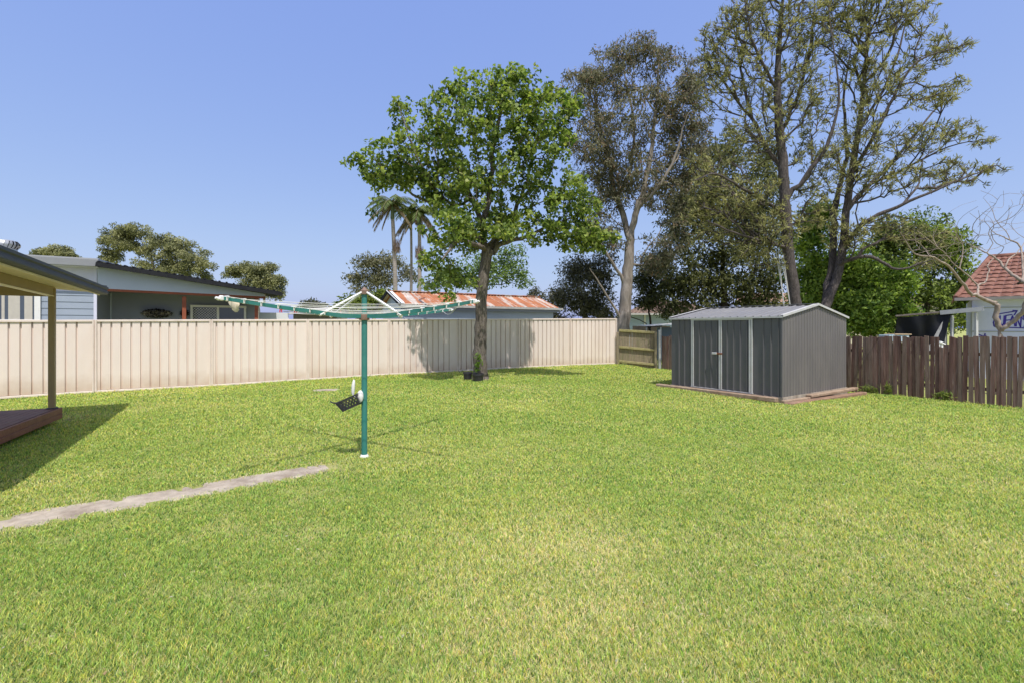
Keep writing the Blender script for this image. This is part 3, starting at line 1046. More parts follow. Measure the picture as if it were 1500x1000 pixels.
# lining: ribbed sheet rising away from the gutter
rise = math.tan(math.radians(4))
W_ = 4.2
pr = pan_profile(LEN, .2, .05, .028, .016, .03)
P0 = pp(0, .115, .055)
V = A2 * W_ + Vector((0, 0, rise * W_))
U2 = (A1 + Vector((0, 0, .022))).normalized()
nr = U2.cross(V).normalized()
nr = nr if nr.z < 0 else -nr
obj('roof_lining', MB().sheet(P0, U2, V, pr, nr), M_under, p_root)
obj('roof_sheet', MB().sheet(P0 + Vector((0, 0, .06)), U2, V, pr, -nr), M_gut_hi, p_root)
# end fascia at the far end
mb = MB().bar(pp(-.02, .02, .1), pp(-.02, W_, .1 + rise * W_), .03, .14)
obj('end_fascia', mb, M_gut, p_root)
obj('lining_edge', MB().bar(pp(.02, .11, .015), pp(LEN, .11, .015), .012, .07), M_under, p_root)
# beam over the post, end beam and post
po = Vector((DC.x - .11, DC.y + .0, 0)) + D1 * .10
st = ((po - PC).dot(A1), (po - PC).dot(A2))
bz_top = rise * st[1] + .03
beam_c = lambda s, dz_: pp(s, st[1], bz_top - .085 + dz_)
obj('beam', MB().bar(beam_c(st[0] - .04, 0), beam_c(LEN, 0), .06, .15, bev=.008), M_post, p_root)
obj('beam_lip', MB().bar(beam_c(st[0] - .04, -.083), beam_c(LEN, -.083), .075, .012), M_under, p_root)
e0 = pp(st[0], st[1] + .05, bz_top - .10); e1 = pp(st[0], W_, bz_top - .10)
obj('end_beam', MB().bar(e0, (e1.x, e1.y, e0.z), .06, .15, bev=.008), M_post, p_root)
ptop = beam_c(st[0], 0).z + .05
obj('post', MB().box((po.x, po.y, (dz + ptop) / 2), (.085, .085, ptop - dz), (A1, -A2), bev=.008), M_post, p_root)
obj('post_foot', MB().box((po.x, po.y, dz + .006), (.13, .13, .012), (A1, -A2), bev=.003), M_gut, p_root)

# wind driven roof vent
M_vent = mat('dull zinc', (.46, .47, .48), .45, .12, 12, 0, 10, .55)
vb = at(10, 371, 7.6)
v_root = thing('roof_ventilator', 'round grey spinning roof ventilator with curved vanes above the patio gutter', 'roof vent', vb - Vector((0, 0, .45)))
obj('neck', MB().lathe(vb, [(.125, -.45), (.12, .0), (.128, .02), (.122, .06), (.10, .075)], 24), M_vent, v_root, True)
mb = MB()
nv = 18
for k in range(nv):
    a0 = 2 * math.pi * k / nv
    vs = []
    for j in range(8):
        u = j / 7
        z = .065 + .13 * u
        r = .105 + .055 * math.sin(math.pi * (.12 + .80 * u))
        for q in (0, 1):
            a = a0 + q * .30 + .22 * u
            rq = r - .016 * q
            vs.append(vb + Vector((rq * math.cos(a), rq * math.sin(a), z)))
    mb.add(vs, [(2 * j, 2 * j + 1, 2 * j + 3, 2 * j + 2) for j in range(7)])
obj('vanes', mb, M_vent, v_root, True)
obj('vent_core', MB().lathe(vb, [(.10, .06), (.115, .12), (.10, .19)], 20), M_dark, v_root, True)
obj('vent_cap', MB().lathe(vb, [(.112, .19), (.09, .203), (.04, .212), (0, .214)], 24), M_vent, v_root, True)

# ------------------------------------------------------------------ blue grey neighbour house behind the fence
M_wb = mat('blue grey weatherboard', (.30, .35, .43), .6, .05, 3)
M_wb_light = mat('pale weatherboard', (.64, .65, .78), .6, .05, 3)
M_wb_shaded = mat('shaded weatherboard', (.27, .295, .365), .6, .05, 3)  # same blue grey boards, porch shade put into a darker colour
M_lite = mat('pale blue panel', (.46, .52, .62), .6, .03, 2)
M_redtim = mat('red stained timber', (.27, .075, .035), .6, .2, 6)
M_glass = mat('window glass', (.07, .09, .12), .08, .1, 2, spec=.7)
M_curtain = mat('pale curtain', (.50, .47, .42), .8, .06, 6)
M_tile_dark = mat('charcoal roof', (.026, .027, .031), .95, .2, 6, spec=.08)
HE, HN = E, Nn
HA = at(140, 480, 13.5); HA.z = 0
hz_ = gz(HA.x, HA.y)
n_root = thing('neighbour_house', 'blue grey weatherboard house with a dark skillion roofed porch behind the cream fence', 'house', HA)


def hp(s, t, z):                                   # s along the facade, t back from it
    v = HA + HE * s - HN * t
    return Vector((v.x, v.y, z))


def boards(mb, P, Q, z0, z1, step, nrm, lap=.012):
    P, Q = Vector(P), Vector(Q)
    z = z0
    while z < z1 - 1e-4:
        zz = min(z + step, z1)
        a, b = Vector((P.x, P.y, z)) + nrm * lap, Vector((Q.x, Q.y, z)) + nrm * lap
        c_, d_ = Vector((Q.x, Q.y, zz)), Vector((P.x, P.y, zz))
        mb.quad(a, b, c_, d_)
        mb.quad(Vector((P.x, P.y, z)), Vector((Q.x, Q.y, z)), b, a)
        z = zz
    return mb


zt_front = 1.6 + 47 * 13.5 / F          # under the patio line
zroof = 1.6 + 88 * 13.5 / F
obj('front_wall', boards(MB(), hp(-5, 0, 0), hp(0, 0, 0), .1, 2.62, .185, HN), M_wb, n_root)
obj('upper_wall', boards(MB(), hp(-5, .02, 0), hp(0, .02, 0), 2.62, zroof, .2, HN), M_wb_light, n_root)
obj('corner_board', MB().box(hp(.0, -.015, (zroof + .1) / 2), (.07, .05, zroof - .1), (HE, HN)), M_wb_light, n_root)
RB = 1.7
obj('side_wall', boards(MB(), hp(0, 0, 0), hp(0, RB, 0), .1, zroof - .1, .185, HE), M_wb_shaded, n_root)
obj('porch_wall', boards(MB(), hp(0, RB, 0), hp(4.15, RB, 0), .1, 2.75, .185, HN), M_wb_shaded, n_root)
obj('corner_strip', MB().box(hp(.03, RB - .03, 1.4), (.04, .04, 2.6), (HE, HN)), M_lite, n_root)
# flat fascia roof on the main block
obj('roof', MB().slab(hp(-5.2, -.35, zroof + .17), hp(.12, -.35, zroof + .17), hp(.12, 6, zroof + .45), hp(-5.2, 6, zroof + .45), .05), M_gut_hi, n_root)
obj('fascia', MB().box(hp(-2.54, -.37, zroof + .09), (5.36, .03, .2), (HE, HN), bev=.006), mat('grey fascia', (.25, .26, .28), .45, .06, 4), n_root)
obj('soffit', MB().slab(hp(-5.2, -.33, zroof - .02), hp(.1, -.33, zroof - .02), hp(.1, .02, zroof - .02), hp(-5.2, .02, zroof - .02), .02), M_wb_light, n_root)
# porch roof sloping down to the far end
zl, zr = 1.6 + 91 * 13.55 / F, 1.6 + 48 * 15.9 / F
sr = 4.75
rf = MB()
prf = pan_profile(sr + .1, .19, .04, .03, .012, .05)
obj('porch_roof', MB().slab(hp(.1, -.42, zl + .03), hp(sr, -.42, zr + .03), hp(sr, 3.4, zr + .10), hp(.1, 3.4, zl + .10), .04), M_tile_dark, n_root)
mb = MB()
for k in range(24):
    a = hp(.15 + k * .192, -.43, 0); z = zl + (zr - zl) * (.05 + k * .192) / sr + .075
    mb.bar((a.x, a.y, z), (a.x - HN.x * 3.6, a.y - HN.y * 3.6, z + .07), .05, .03)
obj('roof_ribs', mb, M_tile_dark, n_root)
obj('porch_gutter', MB().bar(hp(.1, -.46, zl - .02), hp(sr + .05, -.46, zr - .02), .1, .11), M_tile_dark, n_root)
zb0, zb1 = 1.6 + 56 * 13.4 / F, 1.6 + 43.5 * 15.7 / F
inf = MB().slab(hp(.06, -.06, zb0 + .03), hp(4.28, -.06, zb1 + .03), hp(4.28, -.06, zr + .0), hp(.06, -.06, zl - .03), .04)
obj('gable_panel', inf, M_lite, n_root)
obj('porch_beam', MB().bar(hp(.05, -.06, zb0), hp(4.3, -.06, zb1), .07, .075), M_redtim, n_root)
obj('eave_end', MB().slab(hp(4.3, -.05, zr - .28), hp(4.3, 1.6, zr - .28), hp(4.3, 1.6, zr + .01), hp(4.3, -.05, zr + .01), .02), mat('cream eave', (.62, .55, .42), .6, .06, 4), n_root)
for s_, in ((2.10,), (4.05,)):
    obj('porch_post', MB().box(hp(s_, -.06, 1.3), (.10, .10, 2.5), (HE, HN)), M_redtim, n_root)
# security door and window in the porch wall
dr = obj('sliding_door', MB().box(hp(2.95, RB - .04, 1.28), (1.62, .05, 2.06), (HE, HN)), M_glass, n_root)
fr = MB()
for s_ in (2.16, 2.92, 3.74):
    fr.box(hp(s_, RB - .075, 1.28), (.07, .03, 2.1), (HE, HN))
fr.box(hp(2.95, RB - .078, 2.33), (1.66, .034, .075), (HE, HN))
fr.box(hp(2.95, RB - .072, .3), (1.66, .03, .08), (HE, HN))
obj('door_frame', fr, M_white, dr)
gr = MB()
for k in range(-14, 16):
    for sg in (1, -1):
        s0 = 2.22 + k * .085
        z0, z1 = 1.45, 2.27
        L_ = (z1 - z0)
        sa, sb = (s0, s0 + L_) if sg > 0 else (s0 + L_, s0)
        # clip to the leaf of the door
        lo, hi = 2.20, 2.88
        za, zb_ = z0, z1
        if sg > 0:
            if sa < lo: za += lo - sa; sa = lo
            if sb > hi: zb_ -= sb - hi; sb = hi
            if sa >= sb: continue
        else:
            if sa > hi: za += sa - hi; sa = hi
            if sb < lo: zb_ -= lo - sb; sb = lo
            if sa <= sb: continue
        gr.bar(hp(sa, RB - .085, za), hp(sb, RB - .085, zb_), .008, .026, HN)
obj('security_grille', gr, M_white, dr)
# window with curtain at the left
wd = obj('window', MB().box(hp(-1.88, -.02, 1.95), (1.3, .05, 1.18), (HE, HN)), M_glass, n_root)
fr = MB()
for s_, w_ in ((-2.53, .07), (-1.20, .12)):
    fr.box(hp(s_, -.05, 1.95), (w_, .05, 1.28), (HE, HN))
for z_ in (1.36, 1.80, 2.56):
    fr.box(hp(-1.88, -.045, z_), (1.3, .04, .05 if z_ != 1.80 else .03), (HE, HN))
obj('window_frame', fr, M_white, wd)
cu = MB()
cp = [(i * .04,   .007 * math.sin(i * 1.7) + .006 * math.sin(i * .7)) for i in range(31)]
cu.sheet(hp(-2.5, -.048, 1.38), HE, Vector((0, 0, 1.15)), cp, HN)
obj('curtain', cu, M_curtain, wd, True)

# wreath planter boxes hung on the porch wall
M_far_leaf = leaf_mat('dry wreath leaf', .1)


def leaf_cloud(center, size, n, L_, W2, c1, c2, frame=None, seed=0, droop=0.0):
    r = np.random.default_rng(seed)
    u = r.normal(size=(n, 3)); u /= np.linalg.norm(u, axis=1)[:, None]
    rad = r.random(n) ** .35
    c = u * rad[:, None] * np.array(size)[None]
    if frame is not None:
        c = c @ np.array(frame)
    c += np.array(center)
    d = r.normal(size=(n, 3)); d[:, 2] -= droop; d /= np.linalg.norm(d, axis=1)[:, None]
    k = r.random(n)[:, None]
    col = np.array(c1) * (1 - k) + np.array(c2) * k
    return leaf_arrays(c, d, L_ * (.7 + .6 * r.random(n)), W2 * (.7 + .6 * r.random(n)), col, r)


def leaf_arrays(c, d, L_, W_l, col, r, up=(0, 0, 1.0), rnd=.8, outward=None):
    n = len(c)
    nr_ = r.normal(size=(n, 3)) * rnd + np.array(up)[None]
    if outward is not None:
        nr_ += outward
    s = np.cross(d, nr_); s /= np.linalg.norm(s, axis=1)[:, None] + 1e-9
    nn_ = np.cross(s, d)
    L_, W_l = np.broadcast_to(L_, (n,))[:, None], np.broadcast_to(W_l, (n,))[:, None]
    fold = nn_ * W_l * .22
    V = np.stack([c - d * L_ / 2, c + s * W_l / 2 + fold - d * L_ * .05, c + d * L_ / 2 - nn_ * W_l * .15, c - s * W_l / 2 + fold - d * L_ * .05], 1).reshape(-1, 3)
    fa = (np.arange(n) * 4)[:, None] + np.array([[0, 1, 2, 3]])
    cc = np.repeat(col, 4, axis=0)
    return V, fa, cc


def cat(parts):
    V, Fa, C, o = [], [], [], 0
    for v, f, c in parts:
        V.append(v); Fa.append(f + o); C.append(c); o += len(v)
    return np.concatenate(V), np.concatenate(Fa), np.concatenate(C)


fr_ = [list(HE), list(-HN), [0, 0, 1]]
for s_, w_, lab, sd_ in ((1.22, .46, 'wide dark dried plant wreath hanging on the porch wall', 3), (1.96, .14, 'small dark dried plant hanging beside the red porch post', 4)):
    c0 = hp(s_, RB - .12, 2.06)
    V, fa, cc = leaf_cloud(c0, (w_ * .9, .09, .15), 520 if w_ > .3 else 160, .09, .035, (.012, .016, .010), (.05, .05, .04), fr_, sd_)
    if w_ > .3:
        V2, f2, c2_ = leaf_cloud(c0 + HN * .06, (w_ * .85, .05, .11), 330, .07, .035, (.20, .18, .15), (.45, .41, .34), fr_, 9)
        V, fa, cc = cat([(V, fa, cc), (V2, f2, c2_)])
    tag(np_mesh('hanging_plant', V, fa, M_far_leaf, cc), lab, 'plant')

# ------------------------------------------------------------------ small white shed and grey roof further along the fence
M_whitewall = mat('white wall sheet', (.70, .72, .74), .5, .04, 3)
w0 = at(379, 480, 18.0); w0.z = .1
ws = thing('white_shed', 'small white walled shed with a grey sloping roof just above the fence', 'shed', w0)
wq = lambda s, t, z: Vector((w0.x + E.x * s - Nn.x * t, w0.y + E.y * s - Nn.y * t, z))
zw = 1.6 + 22 * 18 / F
mb = MB().add([wq(0, 0, .1), wq(1.22, 0, .1), wq(1.02, 0, zw), wq(0, 0, zw)], [(0, 1, 2, 3)])
mb.add([wq(1.22, 0, .1), wq(1.22, 2, .1), wq(1.02, 2, zw), wq(1.02, 0, zw)], [(0, 1, 2, 3)])
obj('wall', mb, M_whitewall, ws)
obj('roof', MB().slab(wq(1.0, -.1, zw + .02), wq(2.9, -.1, zw - .12), wq(2.9, 2.2, zw - .02), wq(1.0, 2.2, zw + .1), .04), M_gut_hi, ws)
obj('side_panel', MB().add([wq(1.24, .3, .1), wq(2.85, .3, .1), wq(2.85, .3, zw - .14), wq(1.24, .3, zw - .02)], [(0, 1, 2, 3)]), mat('brown grey sheet', (.20, .19, .18), .7, .2, 5), ws)
# far low roof
fr0 = at(428, 480, 42); fr0.z = 0
fh = thing('far_house', 'distant low house with a pale grey roof above the fence', 'house', fr0)
fq = lambda s, t, z: Vector((fr0.x + s, fr0.y + t, z))
obj('wall', MB().box(fq(1.8, 2, 1.4), (3.6, 3.6, 2.8)), mat('grey house wall', (.28, .28, .27), .8, .1, 2), fh)
obj('roof', MB().slab(fq(-.3, -.2, 2.75), fq(4.0, -.2, 2.75), fq(3.6, 2, 3.35), fq(.1, 2, 3.35), .08), mat('pale grey tiles', (.42, .40, .38), .8, .15, 8), fh)

# ------------------------------------------------------------------ garage with the rusty roof
def rust_material():
    m, nt, b = new_mat('rusted corrugated iron')
    N, L = nt.nodes, nt.links
    tc = N.new('ShaderNodeTexCoord')
    vr = N.new('ShaderNodeVectorRotate'); vr.rotation_type = 'Z_AXIS'; vr.inputs['Angle'].default_value = -math.atan2(E.y, E.x)
    L.new(tc.outputs['Object'], vr.inputs['Vector'])
    mp = N.new('ShaderNodeMapping'); mp.inputs['Scale'].default_value = (1, .08, .08)
    L.new(vr.outputs[0], mp.inputs['Vector'])
    nz = N.new('ShaderNodeTexNoise'); nz.inputs['Scale'].default_value = 3.4; nz.inputs['Detail'].default_value = 8; nz.inputs['Roughness'].default_value = .8
    L.new(mp.outputs[0], nz.inputs['Vector'])
    rp = N.new('ShaderNodeValToRGB'); rp.color_ramp.interpolation = 'EASE'
    e = rp.color_ramp.elements
    e[0].position, e[1].position = .50, .57
    e[0].color, e[1].color = (.40, .145, .055, 1), (.52, .46, .41, 1)
    L.new(nz.outputs['Fac'], rp.inputs['Fac'])
    n2 = N.new('ShaderNodeTexNoise'); n2.inputs['Scale'].default_value = 3; n2.inputs['Detail'].default_value = 8
    L.new(tc.outputs['Object'], n2.inputs['Vector'])
    mx = N.new('ShaderNodeMix'); mx.data_type = 'RGBA'; mx.blend_type = 'MULTIPLY'; mx.inputs[0].default_value = .55
    r2 = N.new('ShaderNodeValToRGB'); r2.color_ramp.elements[0].position = .3; r2.color_ramp.elements[1].position = .65
    r2.color_ramp.elements[0].color = (.45, .36, .33, 1); r2.color_ramp.elements[1].color = (1, 1, 1, 1)
    L.new(n2.outputs['Fac'], r2.inputs['Fac'])
    L.new(rp.outputs['Color'], mx.inputs[6]); L.new(r2.outputs['Color'], mx.inputs[7])
    L.new(mx.outputs[2], b.inputs['Base Color'])
    b.inputs['Roughness'].default_value = .75
    return m


M_ggwall = mat('faded blue wall', (.47, .55, .66), .7, .08, 2, dirt=(.28, .30, .33), dirt_scale=1, dirt_amt=.5)
GA = at(587, 480, 17.5); GA.z = .1
g2 = thing('garage', 'faded blue garage with a rusty orange and white corrugated iron roof behind the fence', 'garage', GA)
gq = lambda s, t, z: Vector((GA.x + E.x * s - Nn.x * t, GA.y + E.y * s - Nn.y * t, z))
GL, zE_, zR_ = 7.25, 2.47, 3.06
RUN = 1.75
wl = MB()
boards(wl, gq(.2, .25, 0), gq(GL - .2, .25, 0), .1, zE_ - .02, .6, Nn, .008)
wl.add([gq(.2, .25, .1), gq(.2, 3.25, .1), gq(.2, 3.25, zE_ - .03), gq(.2, RUN, zR_ - .05), gq(.2, .25, zE_ + .04)], [(4, 3, 2, 1, 0)])
wl.add([gq(GL - .2, .25, .1), gq(GL - .2, 3.25, .1), gq(GL - .2, 3.25, zE_ - .03), gq(GL - .2, RUN, zR_ - .05), gq(GL - .2, .25, zE_ + .04)], [(0, 1, 2, 3, 4)])
obj('wall', wl, M_ggwall, g2)
M_rr = rust_material()
for t0, nm in ((0.0, 'roof_sheet'), (2 * RUN, 'roof_sheet')):
    V = gq(0, RUN, zR_) - gq(0, t0, zE_)
    nrm = E.cross(V).normalized()
    nrm = nrm if nrm.z > 0 else -nrm
    pf = [(i * .038, .012 * math.sin(i * math.pi / 2)) for i in range(int(GL / .038) + 1)]
    obj(nm, MB().sheet(gq(0, t0, zE_), E, V, pf, nrm), M_rr, g2, True)
obj('ridge_cap', MB().bar(gq(-.02, RUN, zR_ + .02), gq(GL + .02, RUN, zR_ + .02), .26, .03), M_rr, g2)
obj('gutter', MB().bar(gq(-.02, -.06, zE_ - .05), gq(GL + .1, -.06, zE_ - .05), .1, .085), mat('pale grey gutter', (.42, .42, .41), .5, .12, 5, dirt=(.25, .2, .17), dirt_scale=2, dirt_amt=.5), g2)
obj('gutter_shade', MB().bar(gq(0, .02, zE_ - .15), gq(GL, .02, zE_ - .15), .03, .10), M_wb_shaded, g2)  # darker strip standing in for the gutter's shadow on the wall
obj('barge_board', MB().bar(gq(-.03, -.05, zE_ - .02), gq(-.03, RUN, zR_ - .0), .035, .15), M_tile_dark, g2)
obj('barge_board', MB().bar(gq(-.03, 2 * RUN + .05, zE_ - .02), gq(-.03, RUN, zR_ - .0), .035, .15), M_tile_dark, g2)
obj('edge_flashing', MB().bar(gq(.03, -.06, zE_ + .035), gq(.03, RUN, zR_ + .035), .22, .02), M_whitewall, g2)
obj('finial', MB().bar(gq(-.03, RUN, zR_), gq(-.03, RUN, zR_ + .16), .05, .05, (1, 0, 0)), M_galv, g2)

# ------------------------------------------------------------------ houses beyond the gate
M_brown_tile = mat('brown roof tiles', (.30, .215, .17), .85, .25, 6, .3, 12)
def tile_roof(mb, a, b, c, d, rows, cols, h=.05):
    """tiled slope: a b along the eave, d c along the ridge; each row steps up over the one below, each tile bows"""
    a, b, c, d = map(Vector, (a, b, c, d))
    n = (b - a).cross(d - a).normalized()
    if n.z < 0: n = -n
    for i in range(rows):
        v0, v1 = i / rows, (i + 1) / rows
        vs = []; ns = cols * 4
        for j in range(ns + 1):
            u = j / ns
            bow = h * .9 * abs(math.sin(math.pi * (j / 4.0)))
            p0, p1 = a.lerp(d, v0).lerp(b.lerp(c, v0), u), a.lerp(d, v1).lerp(b.lerp(c, v1), u)
            vs += [p0 + n * (h * .35), p0 + n * (h + bow), p1 + n * (.2 * h + bow * .6)]
        fs = []
        for j in range(ns):
            k = 3 * j
            fs += [(k, k + 3, k + 4, k + 1), (k + 1, k + 4, k + 5, k + 2)]
        mb.add(vs, fs)
    return mb


b0 = at(916, 480, 34); b0.z = 0
bh = thing('brown_roof_house', 'pale blue house with a brown tiled hip roof glimpsed above the timber fence panel', 'house', b0)
bq = lambda s, t, z: Vector((b0.x + s, b0.y + t + .15 * s, z))
ze, zr2 = 2.62, 3.75
obj('wall', boards(MB(), bq(.4, .5, 0), bq(7.6, .5, 0), 0, ze, .3, Vector((.15, -.99, 0))), mat('pale blue cladding', (.42, .52, .68), .7, .06, 2), bh)
obj('wall_corner', MB().box(bq(1.6, .42, 1.3), (.12, .06, 2.6)), M_white, bh)
obj('roof', tile_roof(tile_roof(MB(), bq(0, 0, ze), bq(8, 0, ze), bq(5.2, 3.6, zr2), bq(2.9, 3.6, zr2), 13, 26), bq(8, 0, ze), bq(8, 7, ze), bq(5.2, 3.6, zr2), bq(5.2, 3.6, zr2), 8, 8), M_brown_tile, bh)
obj('gutter', MB().bar(bq(-.05, -.05, ze - .05), bq(8.05, -.05, ze - .05), .1, .12), mat('cream gutter', (.45, .44, .42), .5, .1, 5), bh)
obj('back_wall', MB().box(bq(4, 5.2, 1.3), (7, .1, 2.5)), M_wb, bh)
# pale paling fence in front of that house
bf = at(928, 480, 27); bf.z = 0
pf_root = thing('pale_fence', 'far pinkish timber paling fence in front of the brown roofed house', 'fence', bf)
mb = MB()
for k in range(20):
    c = bf + Vector((k * .115, k * .02, .83 + random.uniform(-.02, .02)))
    mb.box(c, (.105, .02, 1.72))
obj('paling_boards', mb, mat('sun bleached palings', (.42, .33, .28), .9, .2, 6), pf_root)
mb = MB()
for zz in (.4, 1.4):
    mb.bar(bf + Vector((-.05, .03, zz)), bf + Vector((2.3, .45, zz)), .04, .08)
obj('rail', mb, M_grey_timber, pf_root)
# low white edged roof nearer the gate
lr = at(946, 480, 23); lr.z = 0
lq = lambda s, t, z: Vector((lr.x + s, lr.y + t, z))
lroot = thing('low_shelter', 'low blue shelter with a white edged flat roof behind the timber fence panel', 'shelter', lr)
obj('roof', MB().slab(lq(0, 0, 1.66), lq(1.9, 0, 1.77), lq(1.9, 1.6, 1.80), lq(0, 1.6, 1.69), .03), mat('bright white sheet', (.74, .77, .80), .35, .04, 3), lroot)
obj('edge', MB().bar(lq(0, -.02, 1.63), lq(.8, -.02, 1.675), .03, .05), M_tile_dark, lroot)
obj('wall', MB().box(lq(1.3, .5, .8), (1.2, .1, 1.62)), mat('slate blue sheet', (.13, .17, .22), .5, .08, 3), lroot)
for s_ in (.05, .75, 1.85):
    obj('post', MB().box(lq(s_, .06, .8), (.05, .05, 1.66)), M_galv, lroot)

# cream house behind the trees
ch = at(1085, 480, 40); ch.z = 0
cq = lambda s, t, z: Vector((ch.x + s, ch.y + t, z))
croot = thing('cream_house', 'cream house with a pinkish flat pitched roof hidden behind the trees past the shed', 'house', ch)
obj('wall', boards(MB(), cq(0, 0, 0), cq(17, 0, 0), 0, 3.7, .3, Vector((0, -1, 0))), mat('cream cladding', (.50, .46, .36), .7, .06, 2), croot)
obj('roof', tile_roof(MB(), cq(-.5, -.5, 3.7), cq(17.5, -.5, 3.7), cq(16, 3, 4.7), cq(1, 3, 4.7), 12, 50), mat('pinkish tiles', (.52, .36, .29), .8, .15, 6), croot)
for s_ in (2.0, 8.5, 13):
    w_ = obj('window', MB().box(cq(s_, -.03, 2.3), (1.6, .06, 1.2)), M_glass, croot)
    obj('window_frame', MB().box(cq(s_, -.045, 1.66), (1.8, .08, .08)).box(cq(s_, -.045, 2.94), (1.8, .08, .08)), M_white, w_)

# ------------------------------------------------------------------ tiled house on the right with the painted wall
M_red_tile = mat('red clay tiles', (.185, .083, .062), .85, .4, 5, .4, 14, dirt=(.32, .175, .135), dirt_scale=3.5, dirt_amt=.7)
M_wall_w = mat('white fibre cement', (.60, .63, .84), .7, .05, 1.5, dirt=(.46, .50, .62), dirt_scale=.9, dirt_amt=.45)
TW = at(1424, 480, 16.2); TW.z = -.1
TU = Vector((.74, -.673, 0)).normalized(); TN = Vector((TU.y, -TU.x, 0))
t_root = thing('tiled_house', 'white walled house with a red clay tile roof and purple graffiti beyond the paling fence', 'house', TW)
tq = lambda s, t, z: Vector((TW.x + TU.x * s - TN.x * t, TW.y + TU.y * s - TN.y * t, z))
zE3 = 1.6 + 42 * 16.2 / F
TLn = 6.0
obj('wall', MB().quad(tq(0, 0, -.2), tq(TLn, 0, -.2), tq(TLn, 0, zE3), tq(0, 0, zE3)).quad(tq(0, 5, -.2), tq(0, 0, -.2), tq(0, 0, zE3), tq(0, 5, zE3)), M_wall_w, t_root)
for zz in (1.6 + 28.5 * 16.2 / F, 1.6 - 5.5 * 16.2 / F):
    obj('cover_strip', MB().bar(tq(0, -.008, zz), tq(TLn, -.008, zz), .012, .035), mat('grey cover strip', (.36, .38, .42), .7, .1, 4), t_root)
rp_ = 3.3 - 1.6
zR3 = 1.6 + 97 * 18.3 / F
rfm = tile_roof(MB(), tq(-.42, -.35, zE3), tq(TLn + .4, -.35, zE3), tq(TLn - 1.6, 2.0, zR3), tq(.55, 2.0, zR3), 11, 26, .035)
rfm = tile_roof(rfm, tq(-.42, 4.4, zE3), tq(-.42, -.35, zE3), tq(.55, 2.0, zR3), tq(.55, 2.01, zR3), 11, 18, .035)
obj('roof', rfm, M_red_tile, t_root)
obj('ridge_cap', MB().tube([tq(.5, 2.0, zR3 + .02), tq(TLn - 1.6, 2.0, zR3 + .02)], .09, 10).tube([tq(-.42, -.36, zE3 + .05), tq(.55, 2.0, zR3 + .02)], .075, 8), M_red_tile, t_root, True)
obj('gutter', MB().bar(tq(-.45, -.38, zE3 - .02), tq(TLn + .4, -.38, zE3 - .02), .1, .10), mat('grey brown gutter', (.25, .23, .22), .6, .1, 4), t_root)
obj('soffit', MB().quad(tq(-.4, -.33, zE3 - .05), tq(TLn, -.33, zE3 - .05), tq(TLn, 0, zE3 - .05), tq(-.4, 0, zE3 - .05)), M_whitewall, t_root)
# graffiti: strokes measured on the wall (zoom pixels of the photograph -> the wall plane)
M_ink = mat('purple spray paint', (.055, .035, .33), .6, .2, 8)


def on_wall(zx, zy, off=.006):
    px, py = 1400 + zx / 7.69, 370 + zy / 7.69
    k = (px - CX) / F
    s = (k * TW.y - TW.x) / (TU.x - k * TU.y)
    Y = TW.y + TU.y * s
    return tq(s, -off, EYE - (py - HY) / F * Y)


strokes = [
    [(470, 735), (440, 745), (425, 790), (432, 830), (455, 840), (470, 825)],                    # C
    [(500, 715), (498, 780), (520, 830), (540, 800), (548, 715)],                               # U
    [(565, 710), (552, 830)], [(565, 712), (632, 700)], [(560, 765), (615, 760)], [(552, 830), (605, 815)],   # E
    [(600, 820), (640, 715), (668, 830)], [(612, 790), (664, 790)],                            # A
    [(680, 830), (685, 735), (730, 840), (738, 715)],                                          # N
    [(800, 690), (765, 705), (758, 750), (800, 775), (805, 815), (770, 835)],                   # S
    [(495, 692), (560, 680), (640, 668), (690, 657), (660, 705)], [(690, 657), (645, 655)],     # arrow above
    [(470, 852), (620, 846), (800, 852)],                                                       # underline
    [(262, 925), (300, 940)], [(330, 915), (322, 950)], [(270, 950), (340, 935)],               # tag below
]
mb = MB()
for st_ in strokes:
    w3 = [on_wall(*q) for q in st_]
    for a, b in zip(w3[:-1], w3[1:]):
        d = (b - a).normalized()
        up = TN.cross(d)
        mb.bar(a - d * .012, b + d * .012, .036, .004, TN)
tag(obj('graffiti', mb, M_ink, t_root), 'purple hand sprayed lettering')
# aerial rods behind the roof
ar = thing('roof_aerial', 'two thin grey aerial rods standing behind the red tile roof edge', 'aerial', at(1433, 470, 20))
mb = MB()
mb.tube([at(1433, 470, 20), at(1437, 391, 20)], .02, 6)
obj('rod', mb, M_galv, ar)
obj('rod', MB().tube([at(1427, 470, 20), at(1428, 397, 20)], .012, 6), M_galv, ar)

# ------------------------------------------------------------------ lean-to with the black tarp
LT = at(1394, 480, 14.6); LT.z = -.15
l_root = thing('lean_to', 'rough lean-to with a thin grey roof on white posts behind the paling fence', 'shelter', LT)
q0, q1, q2 = at(1312, 464, 15.4), at(1393, 457, 14.6), at(1441, 452.5, 14.0)
back = Vector((2.25, 2.4, .05))
M_oldroof = mat('rusted old roof edge', (.20, .17, .15), .9, .3, 8, .5, 30)
obj('roof_sheet', MB().slab(q0, q1, q1 + back, q0 + back, .05), M_oldroof, l_root)
obj('roof_edge', MB().bar(q1 - (q1 - q0).normalized() * .25, q2, .05, .13), mat('pale grey roof edge', (.42, .43, .45), .6, .1, 4), l_root)
obj('roof_sheet', MB().slab(q1, q2, q2 + back, q1 + back, .04), M_gut_hi, l_root)
for px, Y, zt_ in ((1394.5, 14.6, q1.z), (1430, 14.15, q2.z)):
    p = at(px, 480, Y)
    obj('post', MB().box((p.x, p.y, (zt_ - .25) / 2 - .06), (.065, .065, zt_ + .25 - .1)), M_trim, l_root)
tp = MB(); vs, fs = [], []
NX, NZ = 22, 12
